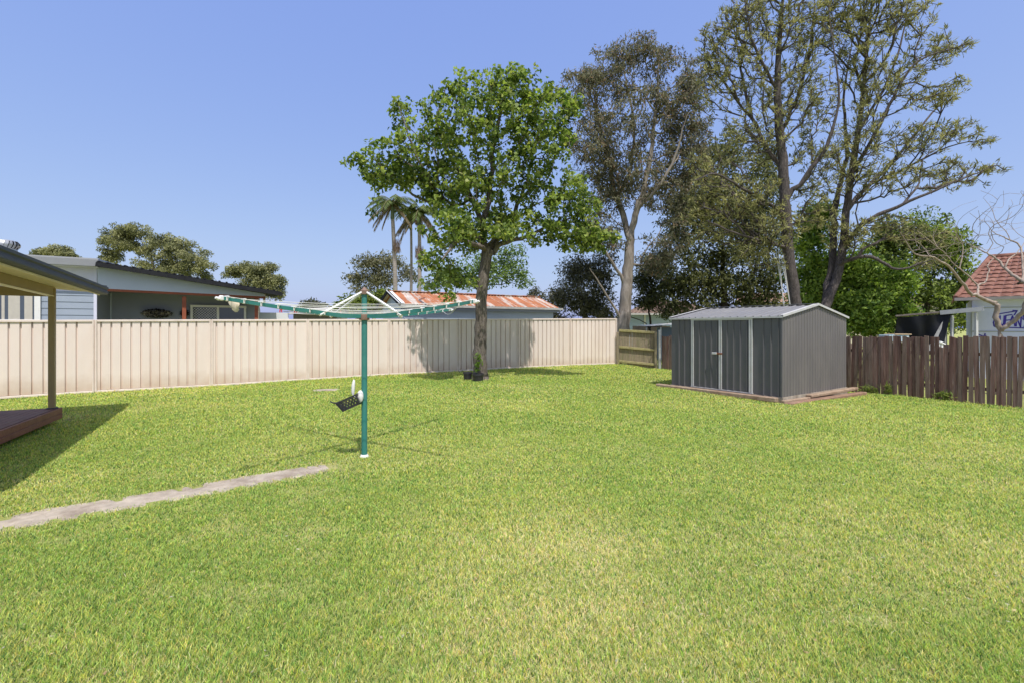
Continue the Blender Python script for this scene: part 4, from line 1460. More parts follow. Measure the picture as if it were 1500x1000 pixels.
for i in range(NX + 1):
    for j in range(NZ + 1):
        u, v = i / NX, j / NZ
        t_ = q0.lerp(q1, .02 + .96 * u)
        drop = (1.25 if u < .62 else 1.25) * v
        fold = .05 * math.sin(9 * u + 3 * v) + .04 * math.sin(17 * u - 5 * v) + .25 * v * (1 - u)
        vs.append((t_.x - .28 * v * max(0, u - .45) * 1.8, t_.y + fold - .02, t_.z - .04 - drop))
for i in range(NX):
    for j in range(NZ):
        a = i * (NZ + 1) + j
        fs.append((a, a + 1, a + NZ + 2, a + NZ + 1))
tag(obj('tarpaulin', tp.add(vs, fs), mat('black plastic sheet', (.008, .009, .012), .5, .2, 3, .2, 6, spec=.25), None, True, q0), 'black plastic tarpaulin hanging from the lean-to roof', 'tarp')
tg = MB().add([q1 + Vector((-.03, .10, -.06)), q1 + Vector((-.62, .16, -1.2)), q1 + Vector((-.02, .10, -1.2))], [(0, 1, 2)])
tg.add([q1 + Vector((-.03, .11, -.06)), q1 + Vector((-.3, .05, -1.2)), q1 + Vector((-.62, .17, -1.2))], [(0, 1, 2)])
tag(obj('tarpaulin', tg, mat('grey canvas', (.30, .30, .31), .8, .15, 5, .3, 12), None, False, q1), 'triangular grey canvas sheet beside the black one under the lean-to', 'tarp')
# things kept under it
bx0 = at(1317, 491, 14.2); bx0.z = .55
broot = thing('storage_box', 'blue and white printed box lying above the paling fence line under the lean-to', 'box', bx0)
obj('carton', MB().box(bx0 + Vector((0, .2, .73)), (.62, .4, .20), bev=.01), mat('blue white print', (.08, .35, .55), .6, .3, 9, col2=(.75, .8, .82)), broot)
obj('lid', MB().box(bx0 + Vector((.12, .2, .845)), (.5, .44, .03), bev=.006), mat('tan board', (.45, .34, .22), .8, .1, 6), broot)
obj('shelf', MB().box(bx0 + Vector((0, .2, .61)), (.8, .5, .04)).box(bx0 + Vector((-.35, .2, .0)), (.05, .4, 1.2)).box(bx0 + Vector((.35, .2, .0)), (.05, .4, 1.2)), M_grey_timber, broot)
wc = at(1385, 500, 13.6); wc.z = gz(wc.x, wc.y)
wroot = thing('garden_chair', 'white plastic garden chair seen through the gap of the broken paling', 'chair', wc)
bk2 = MB()
pts = [wc + Vector((-.2 + .4 * i / 8, .2, 1.22 + .1 * math.sin(math.pi * i / 8))) for i in range(9)]
bk2.tube(pts, .035, 8)
for i in range(5):
    bk2.bar(wc + Vector((-.17 + .085 * i, .2, .75)), wc + Vector((-.17 + .085 * i, .2, 1.28)), .05, .02, (0, 1, 0))
obj('backrest', bk2, M_white, wroot)
obj('seat', MB().box(wc + Vector((0, -.02, .72)), (.46, .46, .04), bev=.015), M_white, wroot)
for i, j in ((-1, -1), (1, -1), (1, 1), (-1, 1)):
    obj('leg', MB().bar(wc + Vector((i * .22, j * .22, 0)), wc + Vector((i * .19, j * .19, .71)), .05, .04, (0, 1, 0)), M_white, wroot)
# ------------------------------------------------------------------ trees
def grow(limbs, tips, bf=.35, step=.35, seed=0, wobble=.12, arch=.35):
    """limbs: lists of (Vector, radius), the first is the trunk; every tip is joined to the skeleton by the cheapest way home"""
    r = np.random.default_rng(seed)
    cap = 60000
    P = np.zeros((cap, 3)); par = np.full(cap, -1); R = np.zeros(cap); PL = np.zeros(cap); fixed = np.zeros(cap, bool)
    n = 0
    for li, limb in enumerate(limbs):
        pts = [np.array(p) for p, _ in limb]; rad = [q for _, q in limb]
        prev = -1
        if li > 0:
            prev = int(np.argmin(np.linalg.norm(P[:n] - pts[0], axis=1)))
        for i in range(len(pts)):
            if i == 0:
                if li == 0:
                    P[n], R[n], fixed[n] = pts[0], rad[0], True; prev = n; n += 1
                continue
            a, b = pts[i - 1], pts[i]
            k = max(1, int(np.linalg.norm(b - a) / step))
            for j in range(1, k + 1):
                t = j / k
                P[n] = a + (b - a) * t + r.normal(size=3) * wobble * .25 * rad[i]
                R[n] = rad[i - 1] + (rad[i] - rad[i - 1]) * t
                fixed[n] = True; par[n] = prev; PL[n] = PL[prev] + np.linalg.norm(P[n] - P[prev])
                prev = n; n += 1
    n0 = n
    sk = P[:n0].copy()
    d0 = np.array([np.min(np.linalg.norm(sk - t, axis=1)) for t in tips])
    order = np.argsort(d0 + r.normal(size=len(tips)) * .15)
    ends = []
    for q in order:
        t = tips[q]
        d = np.linalg.norm(P[:n] - t, axis=1)
        cost = d + bf * PL[:n]
        # a branch should not turn back on itself: prefer starts whose direction looks towards the tip
        j = int(np.argmin(cost))
        D = d[j]
        if D < 1e-3:
            continue
        p0 = P[j]
        pd = p0 - P[par[j]] if par[j] >= 0 else np.array([0, 0, 1.])
        pd = pd / (np.linalg.norm(pd) + 1e-9)
        c = p0 + pd * D * arch + np.array([0, 0, .06 * D])
        k = max(1, int(D / step))
        prev = j
        for i in range(1, k + 1):
            u = i / k
            x = p0 * (1 - u) ** 2 + 2 * u * (1 - u) * c + t * u * u
            if i < k:
                x = x + r.normal(size=3) * wobble * min(step, .3)
            P[n] = x; par[n] = prev; PL[n] = PL[prev] + np.linalg.norm(x - P[prev]); prev = n; n += 1
            if n >= cap - 5:
                break
        ends.append(prev)
    return P[:n], par[:n], R[:n], fixed[:n], np.array(ends, int)


def radii(P, par, R, fixed, r_tip, ex=2.3):
    n = len(P)
    acc = np.zeros(n)
    has = np.zeros(n, bool)
    for i in range(n - 1, -1, -1):
        if not has[i]:
            acc[i] = r_tip ** ex
        if par[i] >= 0:
            acc[par[i]] += acc[i]; has[par[i]] = True
    rr = acc ** (1 / ex)
    rr = np.where(fixed, R, rr)
    for i in range(n):
        if not fixed[i] and par[i] >= 0:
            rr[i] = min(rr[i], rr[par[i]] * (.72 if fixed[par[i]] else 1.0))
    return rr


def wood_mesh(name, P, par, rr, m, parent, rmin=0.0):
    n = len(P)
    kids = [[] for _ in range(n)]
    for i in range(n):
        if par[i] >= 0:
            kids[par[i]].append(i)
    main = [-1] * n
    for i in range(n):
        if kids[i]:
            main[i] = max(kids[i], key=lambda k: rr[k])
    V, Fq, o = [], [], 0
    starts = [i for i in range(n) if par[i] < 0 or main[par[i]] != i]
    for s in starts:
        ch = [] if par[s] < 0 else [par[s]]
        i = s
        while i >= 0:
            ch.append(i); i = main[i]
        if len(ch) < 2:
            continue
        p = P[ch]; r_ = rr[ch].copy()
        if par[s] >= 0:
            r_[0] = min(r_[0], r_[1] * 1.25)
        if r_.max() < rmin:
            continue
        k = 12 if r_.max() > .09 else 6 if r_.max() > .03 else 4 if r_.max() > .012 else 3
        t = np.gradient(p, axis=0); t /= np.linalg.norm(t, axis=1)[:, None] + 1e-9
        ref = np.cross(t, np.array([.31, .87, .12])); ref /= np.linalg.norm(ref, axis=1)[:, None] + 1e-9
        bi = np.cross(t, ref)
        an = np.arange(k) * 2 * np.pi / k
        ring = p[:, None, :] + r_[:, None, None] * (np.cos(an)[None, :, None] * ref[:, None, :] + np.sin(an)[None, :, None] * bi[:, None, :])
        V.append(ring.reshape(-1, 3))
        a = o + np.arange(len(ch) - 1)[:, None] * k + np.arange(k)[None, :]
        b = o + np.arange(len(ch) - 1)[:, None] * k + (np.arange(k)[None, :] + 1) % k
        Fq.append(np.stack([a, b, b + k, a + k], -1).reshape(-1, 4))
        o += len(ch) * k
    return np_mesh(name, np.concatenate(V), np.concatenate(Fq), m, None, parent, True)


def blob_tips(blobs, Y, n, seed, depth=1.0, shell=.35):
    """tips spread through a crown surveyed as blobs (px, py, rx, ry, extra depth) at distance Y"""
    r = np.random.default_rng(seed)
    wt = np.array([b[2] * b[3] for b in blobs], float) ** .9
    pick = r.choice(len(blobs), n, p=wt / wt.sum())
    out = []
    for k in pick:
        b = blobs[k]
        u = r.normal(size=3); u /= np.linalg.norm(u)
        u *= r.random() ** shell
        dy = b[4] if len(b) > 4 else 0
        s = Y / F
        c = at(b[0], b[1], Y)
        ry_ = (b[2] + b[3]) / 2 * s * depth
        out.append((c.x + u[0] * b[2] * s, Y + dy + u[1] * ry_, c.z + u[2] * b[3] * s))
    return np.array(out)


LIMB_R = np.random.default_rng(123)


def px_limb(rows, Y):
    """rows (px, py, radius[, extra depth]) -> a smooth crooked limb that runs out to a thin end"""
    P_ = np.array([(*at(q[0], q[1], Y + (q[3] if len(q) > 3 else 0)), q[2]) for q in rows])
    if P_[0, 3] < .25 and P_[-1, 3] > .006:
        d = P_[-1, :3] - P_[-2, :3]
        P_[-1, 3] = min(P_[-1, 3], .03)
        P_ = np.vstack([P_, [*(P_[-1, :3] + d * .45), .008]])
    elif P_[0, 3] >= .25:
        P_[-1, 3] *= .8
    n = len(P_)
    out = []
    for i in range(n - 1):
        a, b, c, d = P_[max(i - 1, 0)], P_[i], P_[i + 1], P_[min(i + 2, n - 1)]
        for t in (0, .25, .5, .75):
            q = .5 * (2 * b + (c - a) * t + (2 * a - 5 * b + 4 * c - d) * t * t + (3 * b - a - 3 * c + d) * t ** 3)
            q[3] = b[3] + (c[3] - b[3]) * t
            j = (.35 * min(q[3], .09) if P_[0, 3] < .25 else .07 * min(q[3], .2)) if (i or t) else 0
            q[:3] += LIMB_R.normal(size=3) * j
            out.append(q)
    out.append(P_[-1])
    return [(Vector(q[:3]), float(q[3])) for q in out]


def tree(name, label, cat_, base, limbs, tips, bark, leafm, r_tip=.006, n_leaf=14, spread=.22, L_=.1, W_l=.075, c1=(.06, .11, .03), c2=(.10, .16, .04),
         bf=.35, step=.35, seed=1, droop=0.0, up=1.0, rnd=.8, twig_leaves=True, group=None, arch=.35, wobble=.12, tuft=False, c_dead=None, dead=.0, clump_var=.35, rmin=0.0):
    r = np.random.default_rng(seed + 77)
    root = thing(name, label, cat_, base, group)
    P, par, R, fx, ends = grow(limbs, tips, bf, step, seed, wobble, arch)
    rr = radii(P, par, R, fx, r_tip)
    wood_mesh('trunk', P, par, rr, bark, root, rmin)
    if n_leaf:
        e = ends
        if twig_leaves:
            thin = np.where((rr < r_tip * 2.2) & ~fx)[0]
            e = np.concatenate([ends, r.choice(thin, min(len(thin), len(ends) // 2), replace=False)]) if len(thin) else ends
        cp = np.repeat(P[e], n_leaf, axis=0)
        dd = P[e] - P[np.maximum(par[e], 0)]
        dd /= np.linalg.norm(dd, axis=1)[:, None] + 1e-9
        dd = np.repeat(dd, n_leaf, axis=0)
        N = len(cp)
        if tuft:
            d = dd * .7 + r.normal(size=(N, 3)) * .62 + np.array([0, 0, .15])
            d /= np.linalg.norm(d, axis=1)[:, None] + 1e-9
            c = cp + d * (L_ * .45) + r.normal(size=(N, 3)) * spread * .45
        else:
            off = r.normal(size=(N, 3))
            off *= (spread * 1.7 * r.random(N) ** .42 / (np.linalg.norm(off, axis=1) + 1e-9))[:, None] * np.array([1, 1, .75])
            c = cp + off
            d = r.normal(size=(N, 3)) + off / (spread + 1e-9) * .5 + dd * .3
            d[:, 2] -= droop
            d /= np.linalg.norm(d, axis=1)[:, None] + 1e-9
        clump = np.repeat(r.normal(size=len(e)) * clump_var * .5 + .5, n_leaf)
        k = np.clip(clump + r.normal(size=N) * .22, 0, 1)[:, None]
        col = np.array(c1) * (1 - k) + np.array(c2) * k
        if c_dead is not None:
            dm = (r.random(N) < dead)
            col[dm] = np.array(c_dead) * (.7 + .6 * r.random(dm.sum()))[:, None]
        col = col * (.85 + .3 * r.random(N))[:, None]
        cen = P[e].mean(0)
        ow = c - cen; ow /= np.linalg.norm(ow, axis=1)[:, None] + 1e-9
        V, fa, cc = leaf_arrays(c, d, L_ * (.65 + .7 * r.random(N)), W_l * (.65 + .7 * r.random(N)), col, r, (0, 0, up), rnd, ow * .6)
        np_mesh('crown', V, fa, leafm, cc, root)
    print(name, 'nodes', len(P), 'tips', len(ends))
    return root


M_leaf_gloss = leaf_mat('glossy broad leaf', .42, .52, .3)
M_leaf = leaf_mat('soft leaf', .40, .55, .25)
M_leaf_dull = leaf_mat('dull leaf', .32, .6, .2)
B_plane = bark_mat('grey brown bark', (.06, .05, .043), (.25, .215, .185), 24)
B_plane_l = bark_mat('pale branch bark', (.15, .13, .11), (.34, .30, .26), 12)
B_gum = bark_mat('smooth gum bark', (.16, .135, .115), (.37, .33, .295), 5, (1, 1, .2), .3)
B_oak = bark_mat('furrowed dark bark', (.042, .035, .035), (.165, .142, .136), 22, (1, 1, .3), 1.0)
B_dark = bark_mat('dark bark', (.03, .026, .022), (.09, .075, .065), 12)
B_bare = bark_mat('pinkish smooth bark', (.22, .175, .145), (.42, .35, .30), 9, (1, 1, .5), .3)
B_palm = bark_mat('ringed palm bark', (.22, .19, .17), (.40, .36, .33), 9, (.3, .3, 2.2), .4)

# --- the broadleaf tree in the yard
YT = 14.0
tb = at(703, 557, YT); tb.z = gz(tb.x, tb.y)
limbs = [
    px_limb([(704, 562, .36), (703.5, 553, .25), (703, 540, .21), (703, 510, .19), (704, 470, .175), (706, 430, .165), (710, 395, .16), (713, 372, .16), (712, 362, .14)], YT),
    px_limb([(713, 378, .10), (722, 370, .095), (735, 358, .08, .1), (765, 350, .055, .2), (795, 335, .04, .2), (835, 320, .022, .1)], YT),
    px_limb([(712, 366, .10), (722, 358, .09, .3), (745, 330, .075, .7), (762, 290, .06, 1.1), (778, 240, .045, 1.3), (790, 190, .03, 1.4)], YT),
    px_limb([(711, 364, .10), (700, 350, .085, .0), (670, 335, .065, .1), (645, 305, .05, .2), (605, 285, .036, .2), (560, 245, .02, 0)], YT),
    px_limb([(711, 362, .11), (708, 330, .10, .2), (718, 280, .08, .4), (722, 220, .06, .3), (735, 160, .04, .2), (740, 125, .02)], YT),
    px_limb([(708, 345, .09, .1), (690, 290, .075, .9), (660, 230, .06, 1.4), (640, 180, .045, 1.8), (650, 140, .025, 1.9)], YT),
    px_limb([(711, 368, .08), (700, 360, .07, -.6), (672, 352, .055, -1.4), (655, 372, .035, -1.8)], YT),
    px_limb([(690, 290, .05, .9), (660, 300, .045, .4), (620, 250, .04, -.2), (600, 200, .03, -.4), (585, 160, .012, -.4)], YT),
]
bl = [(700, 170, 95, 60), (620, 220, 62, 52), (560, 238, 45, 32), (556, 262, 30, 14), (608, 262, 34, 22), (632, 285, 26, 20), (662, 285, 46, 36), (720, 260, 75, 55), (795, 190, 55, 70), (815, 290, 50, 48),
      (850, 345, 40, 26), (690, 335, 75, 34), (648, 392, 24, 24, -.8), (680, 412, 26, 20, -.6), (765, 335, 58, 28), (587, 160, 13, 18), (650, 132, 18, 16), (545, 308, 14, 6), (755, 130, 55, 26),
      (830, 150, 25, 25), (520, 238, 15, 9), (690, 112, 20, 10), (740, 350, 20, 14, -1.2), (675, 345, 30, 26, -1.3), (872, 355, 30, 14), (895, 345, 12, 10), (860, 300, 25, 25), (640, 420, 14, 14, -1), (668, 438, 12, 6, -1)]
tips = blob_tips(bl, YT, 1180, 3, 1.0, .37)
tree('broadleaf_tree', 'broad leafy green tree with a grey brown trunk on the lawn before the cream fence', 'tree', tb, limbs, tips, B_plane, M_leaf_gloss,
       .0065, 12, .13, .125, .10, (.060, .105, .024), (.29, .37, .09), bf=.30, step=.28, seed=4, droop=.35, up=.75, rnd=.75, c_dead=(.36, .40, .11), dead=.10, clump_var=.85)

# seedling in the pot
pb = pot_b + Vector((0, 0, .19))
pl = MB().tube([pb, pb + Vector((.01, 0, .3)), pb + Vector((-.02, .01, .62))], [.008, .007, .004], 6)
s_r = thing('potted_seedling', 'slim green seedling with upright leaves growing in the wider black pot', 'plant', pb)
obj('stem', pl, B_plane, s_r)
r_ = np.random.default_rng(5)
hgt = .12 + .5 * r_.random(46)
cS = np.array(pb)[None] + np.stack([r_.normal(size=46) * .05, r_.normal(size=46) * .05, hgt], 1)
dS = np.stack([r_.normal(size=46), r_.normal(size=46), .6 + .3 * r_.random(46)], 1); dS /= np.linalg.norm(dS, axis=1)[:, None]
V, fa, cc = leaf_arrays(cS, dS, .17, .05, np.array([[.12, .20, .035]]) * (.7 + .6 * r_.random((46, 1))), r_)
np_mesh('foliage', V, fa, M_leaf, cc, s_r)

# --- tall gum behind the fence corner
YG = 22.5
gb = at(912, 500, YG); gb.z = 0.1
limbs = [
    px_limb([(910, 530, .42), (911, 500, .34), (914, 465, .30), (917, 430, .27), (920, 395, .25), (922, 365, .22), (924, 342, .20)], YG),
    px_limb([(923, 350, .15), (912, 315, .14, .2), (900, 275, .12, .5), (888, 225, .09, .7), (875, 170, .06, .9), (868, 120, .03, 1)], YG),
    px_limb([(924, 342, .16), (934, 305, .14, -.2), (946, 265, .12, -.3), (955, 210, .09, -.4), (962, 150, .06, -.3), (965, 90, .03, -.2)], YG),
    px_limb([(934, 305, .09, -.2), (960, 280, .08, -.8), (985, 240, .06, -1), (1000, 190, .04, -1.2)], YG),
    px_limb([(905, 290, .08, .4), (925, 240, .08, 1), (928, 180, .06, 1.4), (915, 110, .04, 1.6)], YG),
    px_limb([(917, 420, .10), (897, 385, .06, -.3), (876, 352, .04, -.6), (862, 335, .02, -.8)], YG),
    px_limb([(913, 470, .07), (893, 440, .05, -.3), (878, 415, .035, -.5), (868, 400, .02, -.6)], YG),
]
bl = [(905, 105, 55, 42), (960, 85, 40, 32), (858, 145, 42, 45), (930, 180, 68, 58), (990, 150, 42, 45), (1000, 215, 35, 45), (868, 220, 42, 55), (930, 265, 55, 45), (980, 290, 38, 36),
      (880, 300, 38, 30), (960, 375, 26, 32), (862, 335, 28, 22), (895, 350, 20, 25), (930, 70, 40, 18), (1018, 120, 26, 40), (1020, 190, 25, 40), (1010, 260, 28, 36), (900, 250, 40, 40), (845, 115, 25, 18), (985, 345, 26, 28)]
tips = blob_tips(bl, YG, 1150, 8, .8, .4)
tree('gum_tree', 'tall gum with a pale smooth trunk and dull grey brown foliage behind the fence corner', 'tree', gb, limbs, tips, B_gum, M_leaf_dull,
       .010, 20, .22, .21, .055, (.085, .09, .055), (.25, .245, .15), bf=.32, step=.4, seed=9, droop=1.3, up=.4, rnd=1.0, c_dead=(.28, .20, .13), dead=.12, clump_var=.55)

# --- two silky oaks behind the shed
YO = 17.2


def silky(name_label, limbs, bl, n, seed, base, n_leaf=13):
    tips = blob_tips(bl, YO, n, seed, .8, .45)
    return tree('silky_oak', name_label, 'tree', base, limbs, tips, B_oak, M_leaf_dull, .0105, n_leaf, .10, .18, .034, (.115, .125, .055), (.43, .42, .18),
                bf=.42, step=.3, seed=seed, up=.5, rnd=.9, tuft=True, arch=.45, group='tall silky oaks behind the shed', clump_var=.5, c_dead=(.16, .12, .055), dead=.06, wobble=.16)


ob1 = at(1174, 520, YO); ob1.z = -.1
limbs1 = [
    px_limb([(1176, 535, .27), (1172, 490, .215), (1166, 445, .20), (1158, 395, .19), (1153, 345, .182), (1150, 295, .175), (1147, 245, .168), (1142, 190, .15), (1139, 130, .12), (1141, 70, .085), (1146, 10, .055), (1150, -50, .03)], YO),
    px_limb([(1151, 290, 0.101), (1178, 262, 0.082, -.3), (1203, 230, 0.070, -.6), (1218, 195, 0.051, -.8), (1230, 140, 0.035, -.9), (1222, 80, 0.023, -.8), (1215, 20, 0.016, -.6)], YO),
    px_limb([(1147, 250, 0.078), (1120, 210, 0.066, .3), (1098, 160, 0.055, .6), (1085, 100, 0.039, .8), (1075, 40, 0.023, 1)], YO),
    px_limb([(1143, 195, 0.070), (1165, 150, 0.062, .5), (1180, 100, 0.047, .9), (1190, 40, 0.031, 1.1), (1195, -20, 0.016, 1.2)], YO),
    px_limb([(1150, 315, 0.070), (1120, 295, 0.055, -.5), (1085, 275, 0.043, -1), (1050, 255, 0.031, -1.3), (1025, 262, 0.016, -1.5)], YO),
    px_limb([(1155, 365, 0.062), (1120, 355, 0.051, -.4), (1085, 345, 0.039, -.8), (1050, 330, 0.023, -1.1)], YO),
    px_limb([(1139, 130, 0.062), (1110, 80, 0.047, -.4), (1095, 30, 0.031, -.6), (1090, -20, 0.016, -.7)], YO),
]
bl1 = [(1085, 75, 50, 70), (1050, 125, 32, 50), (1120, 20, 65, 45), (1175, 55, 50, 60), (1185, 145, 45, 50), (1100, 195, 55, 50), (1052, 250, 45, 34), (1065, 325, 55, 34), (1105, 372, 45, 26, -.5),
       (1205, 15, 40, 45), (1140, -35, 80, 35), (1035, 285, 30, 26), (1130, 130, 60, 40), (1085, 300, 50, 30, -.8), (1040, 350, 30, 18), (1115, 340, 40, 24, -1), (1075, 30, 30, 30), (1195, 220, 35, 45), (1190, 300, 30, 40), (1040, 70, 20, 40), (1025, 310, 30, 20), (1020, 240, 20, 20)]
silky('tall silky oak with a single dark trunk and open olive foliage behind the shed', limbs1, bl1, 2000, 21, ob1, 8)

ob2 = at(1203, 520, YO + .6); ob2.z = -.1
limbs2 = [
    px_limb([(1200, 535, .26), (1203, 490, .215), (1210, 447, .175), (1222, 418, .155), (1230, 390, .15), (1236, 355, .145), (1240, 310, .13), (1247, 255, .115), (1258, 190, .09), (1266, 120, .065), (1272, 50, .045), (1280, -20, .025)], YO + .6),
    px_limb([(1205, 470, .15), (1212, 430, .145, .2), (1219, 380, .135, .4), (1221, 330, .12, .5), (1226, 290, .095, .7), (1240, 230, .07, .9), (1235, 150, .045, 1.1), (1245, 80, .025, 1.2)], YO + .6),
    px_limb([(1236, 365, 0.094), (1252, 340, 0.086, -.4), (1268, 325, 0.078, -.6), (1305, 307, 0.062, -1), (1345, 290, 0.047, -1.4), (1395, 268, 0.031, -1.7), (1440, 250, 0.016, -1.9)], YO + .6),
    px_limb([(1228, 392, 0.078), (1250, 378, 0.070, -.5), (1285, 380, 0.055, -.9), (1315, 395, 0.039, -1.2), (1350, 385, 0.023, -1.5)], YO + .6),
    px_limb([(1241, 305, 0.086), (1275, 270, 0.070, .3), (1310, 235, 0.058, .6), (1345, 190, 0.043, .8), (1385, 145, 0.023, 1)], YO + .6),
    px_limb([(1247, 255, 0.070), (1280, 200, 0.062, -.4), (1310, 140, 0.047, -.7), (1345, 90, 0.035, -1), (1400, 70, 0.016, -1.2)], YO + .6),
    px_limb([(1258, 190, 0.055), (1295, 130, 0.047, .4), (1318, 70, 0.035, .7), (1330, 10, 0.023, .9)], YO + .6),
    px_limb([(1275, 270, 0.047, .3), (1330, 245, 0.039, 0), (1390, 215, 0.023, -.3), (1440, 205, 0.012, -.5)], YO + .6),
]
bl2 = [(1280, 20, 50, 50), (1330, 20, 40, 50), (1368, 75, 42, 30), (1408, 72, 22, 10), (1300, 125, 52, 45), (1370, 142, 36, 20), (1408, 118, 10, 8), (1340, 205, 62, 26), (1398, 192, 42, 15),
       (1440, 208, 14, 7), (1380, 250, 60, 15), (1445, 248, 32, 7), (1300, 262, 55, 34), (1305, 335, 55, 20), (1362, 350, 40, 14), (1258, 200, 34, 55), (1255, 90, 35, 50), (1395, 270, 55, 9), (1290, -30, 70, 25),
       (1245, 340, 40, 30), (1225, 250, 25, 50), (1230, 30, 30, 50), (1355, 385, 25, 10)]
silky('silky oak with a forked dark trunk and long boughs reaching out towards the tiled house', limbs2, bl2, 1650, 33, ob2, 8)

# ropes hanging from the first silky oak
M_rope = mat('pale rope', (.50, .50, .49), .9, .15, 20)
for n_, (x0, y0, x1, y1, lb) in enumerate(((1137, 372, 1151, 447, 'thin pale rope hanging from the silky oak bough, furthest from its trunk'), (1144, 376, 1161, 447, 'thin pale rope hanging close against the dark silky oak trunk'))):
    a, b = at(x0, y0, YO - .6), at(x1, y1 + 25, YO - .6)
    mb = MB().tube([a, a.lerp(b, .5) + Vector((.03, 0, -.02)), b], .017, 6)
    mb.tube([a + Vector((.1, .05, .1)), b + Vector((.02, .04, 0))], .015, 6)
    tag(obj('hanging_rope', mb, M_rope, None, True, b), lb, 'rope', 'ropes hanging from the silky oak')

# --- dense dark tree and shrubs behind the shed
def bush(name, label, cat_, px, py_base, Y, bl, n, seed, n_leaf, L_, W_l, c1, c2, spread=.3, bark=None, trunk_r=.12, depth=.9, lm=None, droop=.4, up=.8, dead=0, c_dead=None, group=None, stems=None, zb=0.0, shell=.4, bf=.3, clump_var=.5, rmin=0.0, step=.45):
    b = at(px, py_base, Y); b.z = zb
    if stems is None:
        mx = np.mean([q[0] for q in bl]); my = np.mean([q[1] for q in bl])
        stems = [px_limb([(px, py_base, trunk_r), ((px * 2 + mx) / 3, (py_base * 2 + my) / 3, trunk_r * .8), ((px + mx * 2) / 3, (py_base + my * 2) / 3, trunk_r * .6), (mx, my, trunk_r * .4)], Y)]
        stems[0][0][0].z = zb - .1
    tips = blob_tips(bl, Y, n, seed, depth, shell)
    tips = tips[tips[:, 2] > zb + .15]
    return tree(name, label, cat_, b, stems, tips, bark or B_dark, lm or M_leaf, .008, n_leaf, spread, L_, W_l, c1, c2, bf=bf, step=step, seed=seed, droop=droop, up=up, group=group, dead=dead, c_dead=c_dead, clump_var=clump_var, rmin=rmin)


bush('dark_tree', 'dense dark green tree filling the space behind the shed beside the gum', 'tree', 1062, 500, 25, [
    (1035, 330, 62, 60), (1090, 290, 55, 70), (1010, 395, 48, 40), (1078, 400, 55, 42), (1125, 230, 28, 40), (1072, 222, 36, 28), (1040, 255, 34, 34), (1010, 300, 28, 34), (1120, 350, 40, 60), (1000, 330, 28, 40), (1040, 420, 60, 24), (1100, 438, 44, 20), (1035, 448, 55, 14), (985, 430, 26, 20), (1130, 410, 26, 34)],
    900, 41, 20, .22, .09, (.038, .05, .02), (.20, .21, .085), .33, trunk_r=.22, lm=M_leaf_gloss, droop=.8, up=.5)
bush('grey_shrub', 'large grey green shrub between the garage and the gum trunk', 'shrub', 862, 500, 25, [
    (852, 425, 42, 38), (880, 395, 26, 26), (822, 440, 18, 18), (870, 450, 34, 22), (845, 392, 24, 20), (815, 462, 16, 10)],
    360, 42, 18, .2, .065, (.05, .058, .032), (.19, .185, .11), .3, trunk_r=.12, lm=M_leaf_dull, droop=.6, up=.5)
bush('dark_shrub', 'dark shrub at the foot of the gum just above the timber fence panel', 'shrub', 955, 500, 26.5, [(950, 440, 20, 16), (940, 415, 16, 24), (965, 410, 24, 34), (890, 465, 22, 14), (985, 455, 20, 12), (955, 385, 18, 20)],
     280, 43, 16, .2, .07, (.04, .052, .022), (.16, .17, .075), .28, trunk_r=.08)
bush('bright_shrub', 'bright green leafy shrub showing between the two silky oak trunks', 'shrub', 1205, 500, 19.6, [
    (1190, 405, 34, 34), (1225, 435, 30, 26), (1185, 440, 24, 22), (1180, 350, 26, 26), (1230, 395, 26, 22), (1200, 320, 24, 20)],
    190, 44, 44, .17, .08, (.09, .17, .03), (.40, .52, .12), .27, trunk_r=.09, clump_var=.6)
bush('bright_shrub', 'bright green bushy shrub spreading behind the peak of the shed towards the lean-to', 'shrub', 1280, 500, 18.9, [
    (1262, 440, 46, 34), (1295, 420, 36, 30), (1310, 452, 20, 24), (1258, 395, 30, 24), (1285, 470, 40, 20), (1240, 470, 20, 20)],
    240, 45, 46, .17, .08, (.085, .16, .03), (.40, .52, .12), .27, trunk_r=.10, clump_var=.6)
bush('background_tree', 'rounded green tree with a dark hollow rising above the lean-to', 'tree', 1355, 500, 24, [
    (1335, 345, 48, 38), (1378, 375, 36, 38), (1315, 385, 34, 34), (1400, 415, 26, 36), (1355, 430, 40, 30), (1300, 350, 30, 24), (1390, 345, 20, 18), (1412, 455, 20, 26), (1340, 470, 50, 22), (1385, 470, 40, 24)],
    300, 46, 44, .19, .09, (.045, .075, .02), (.27, .34, .09), .32, trunk_r=.18, clump_var=.7)

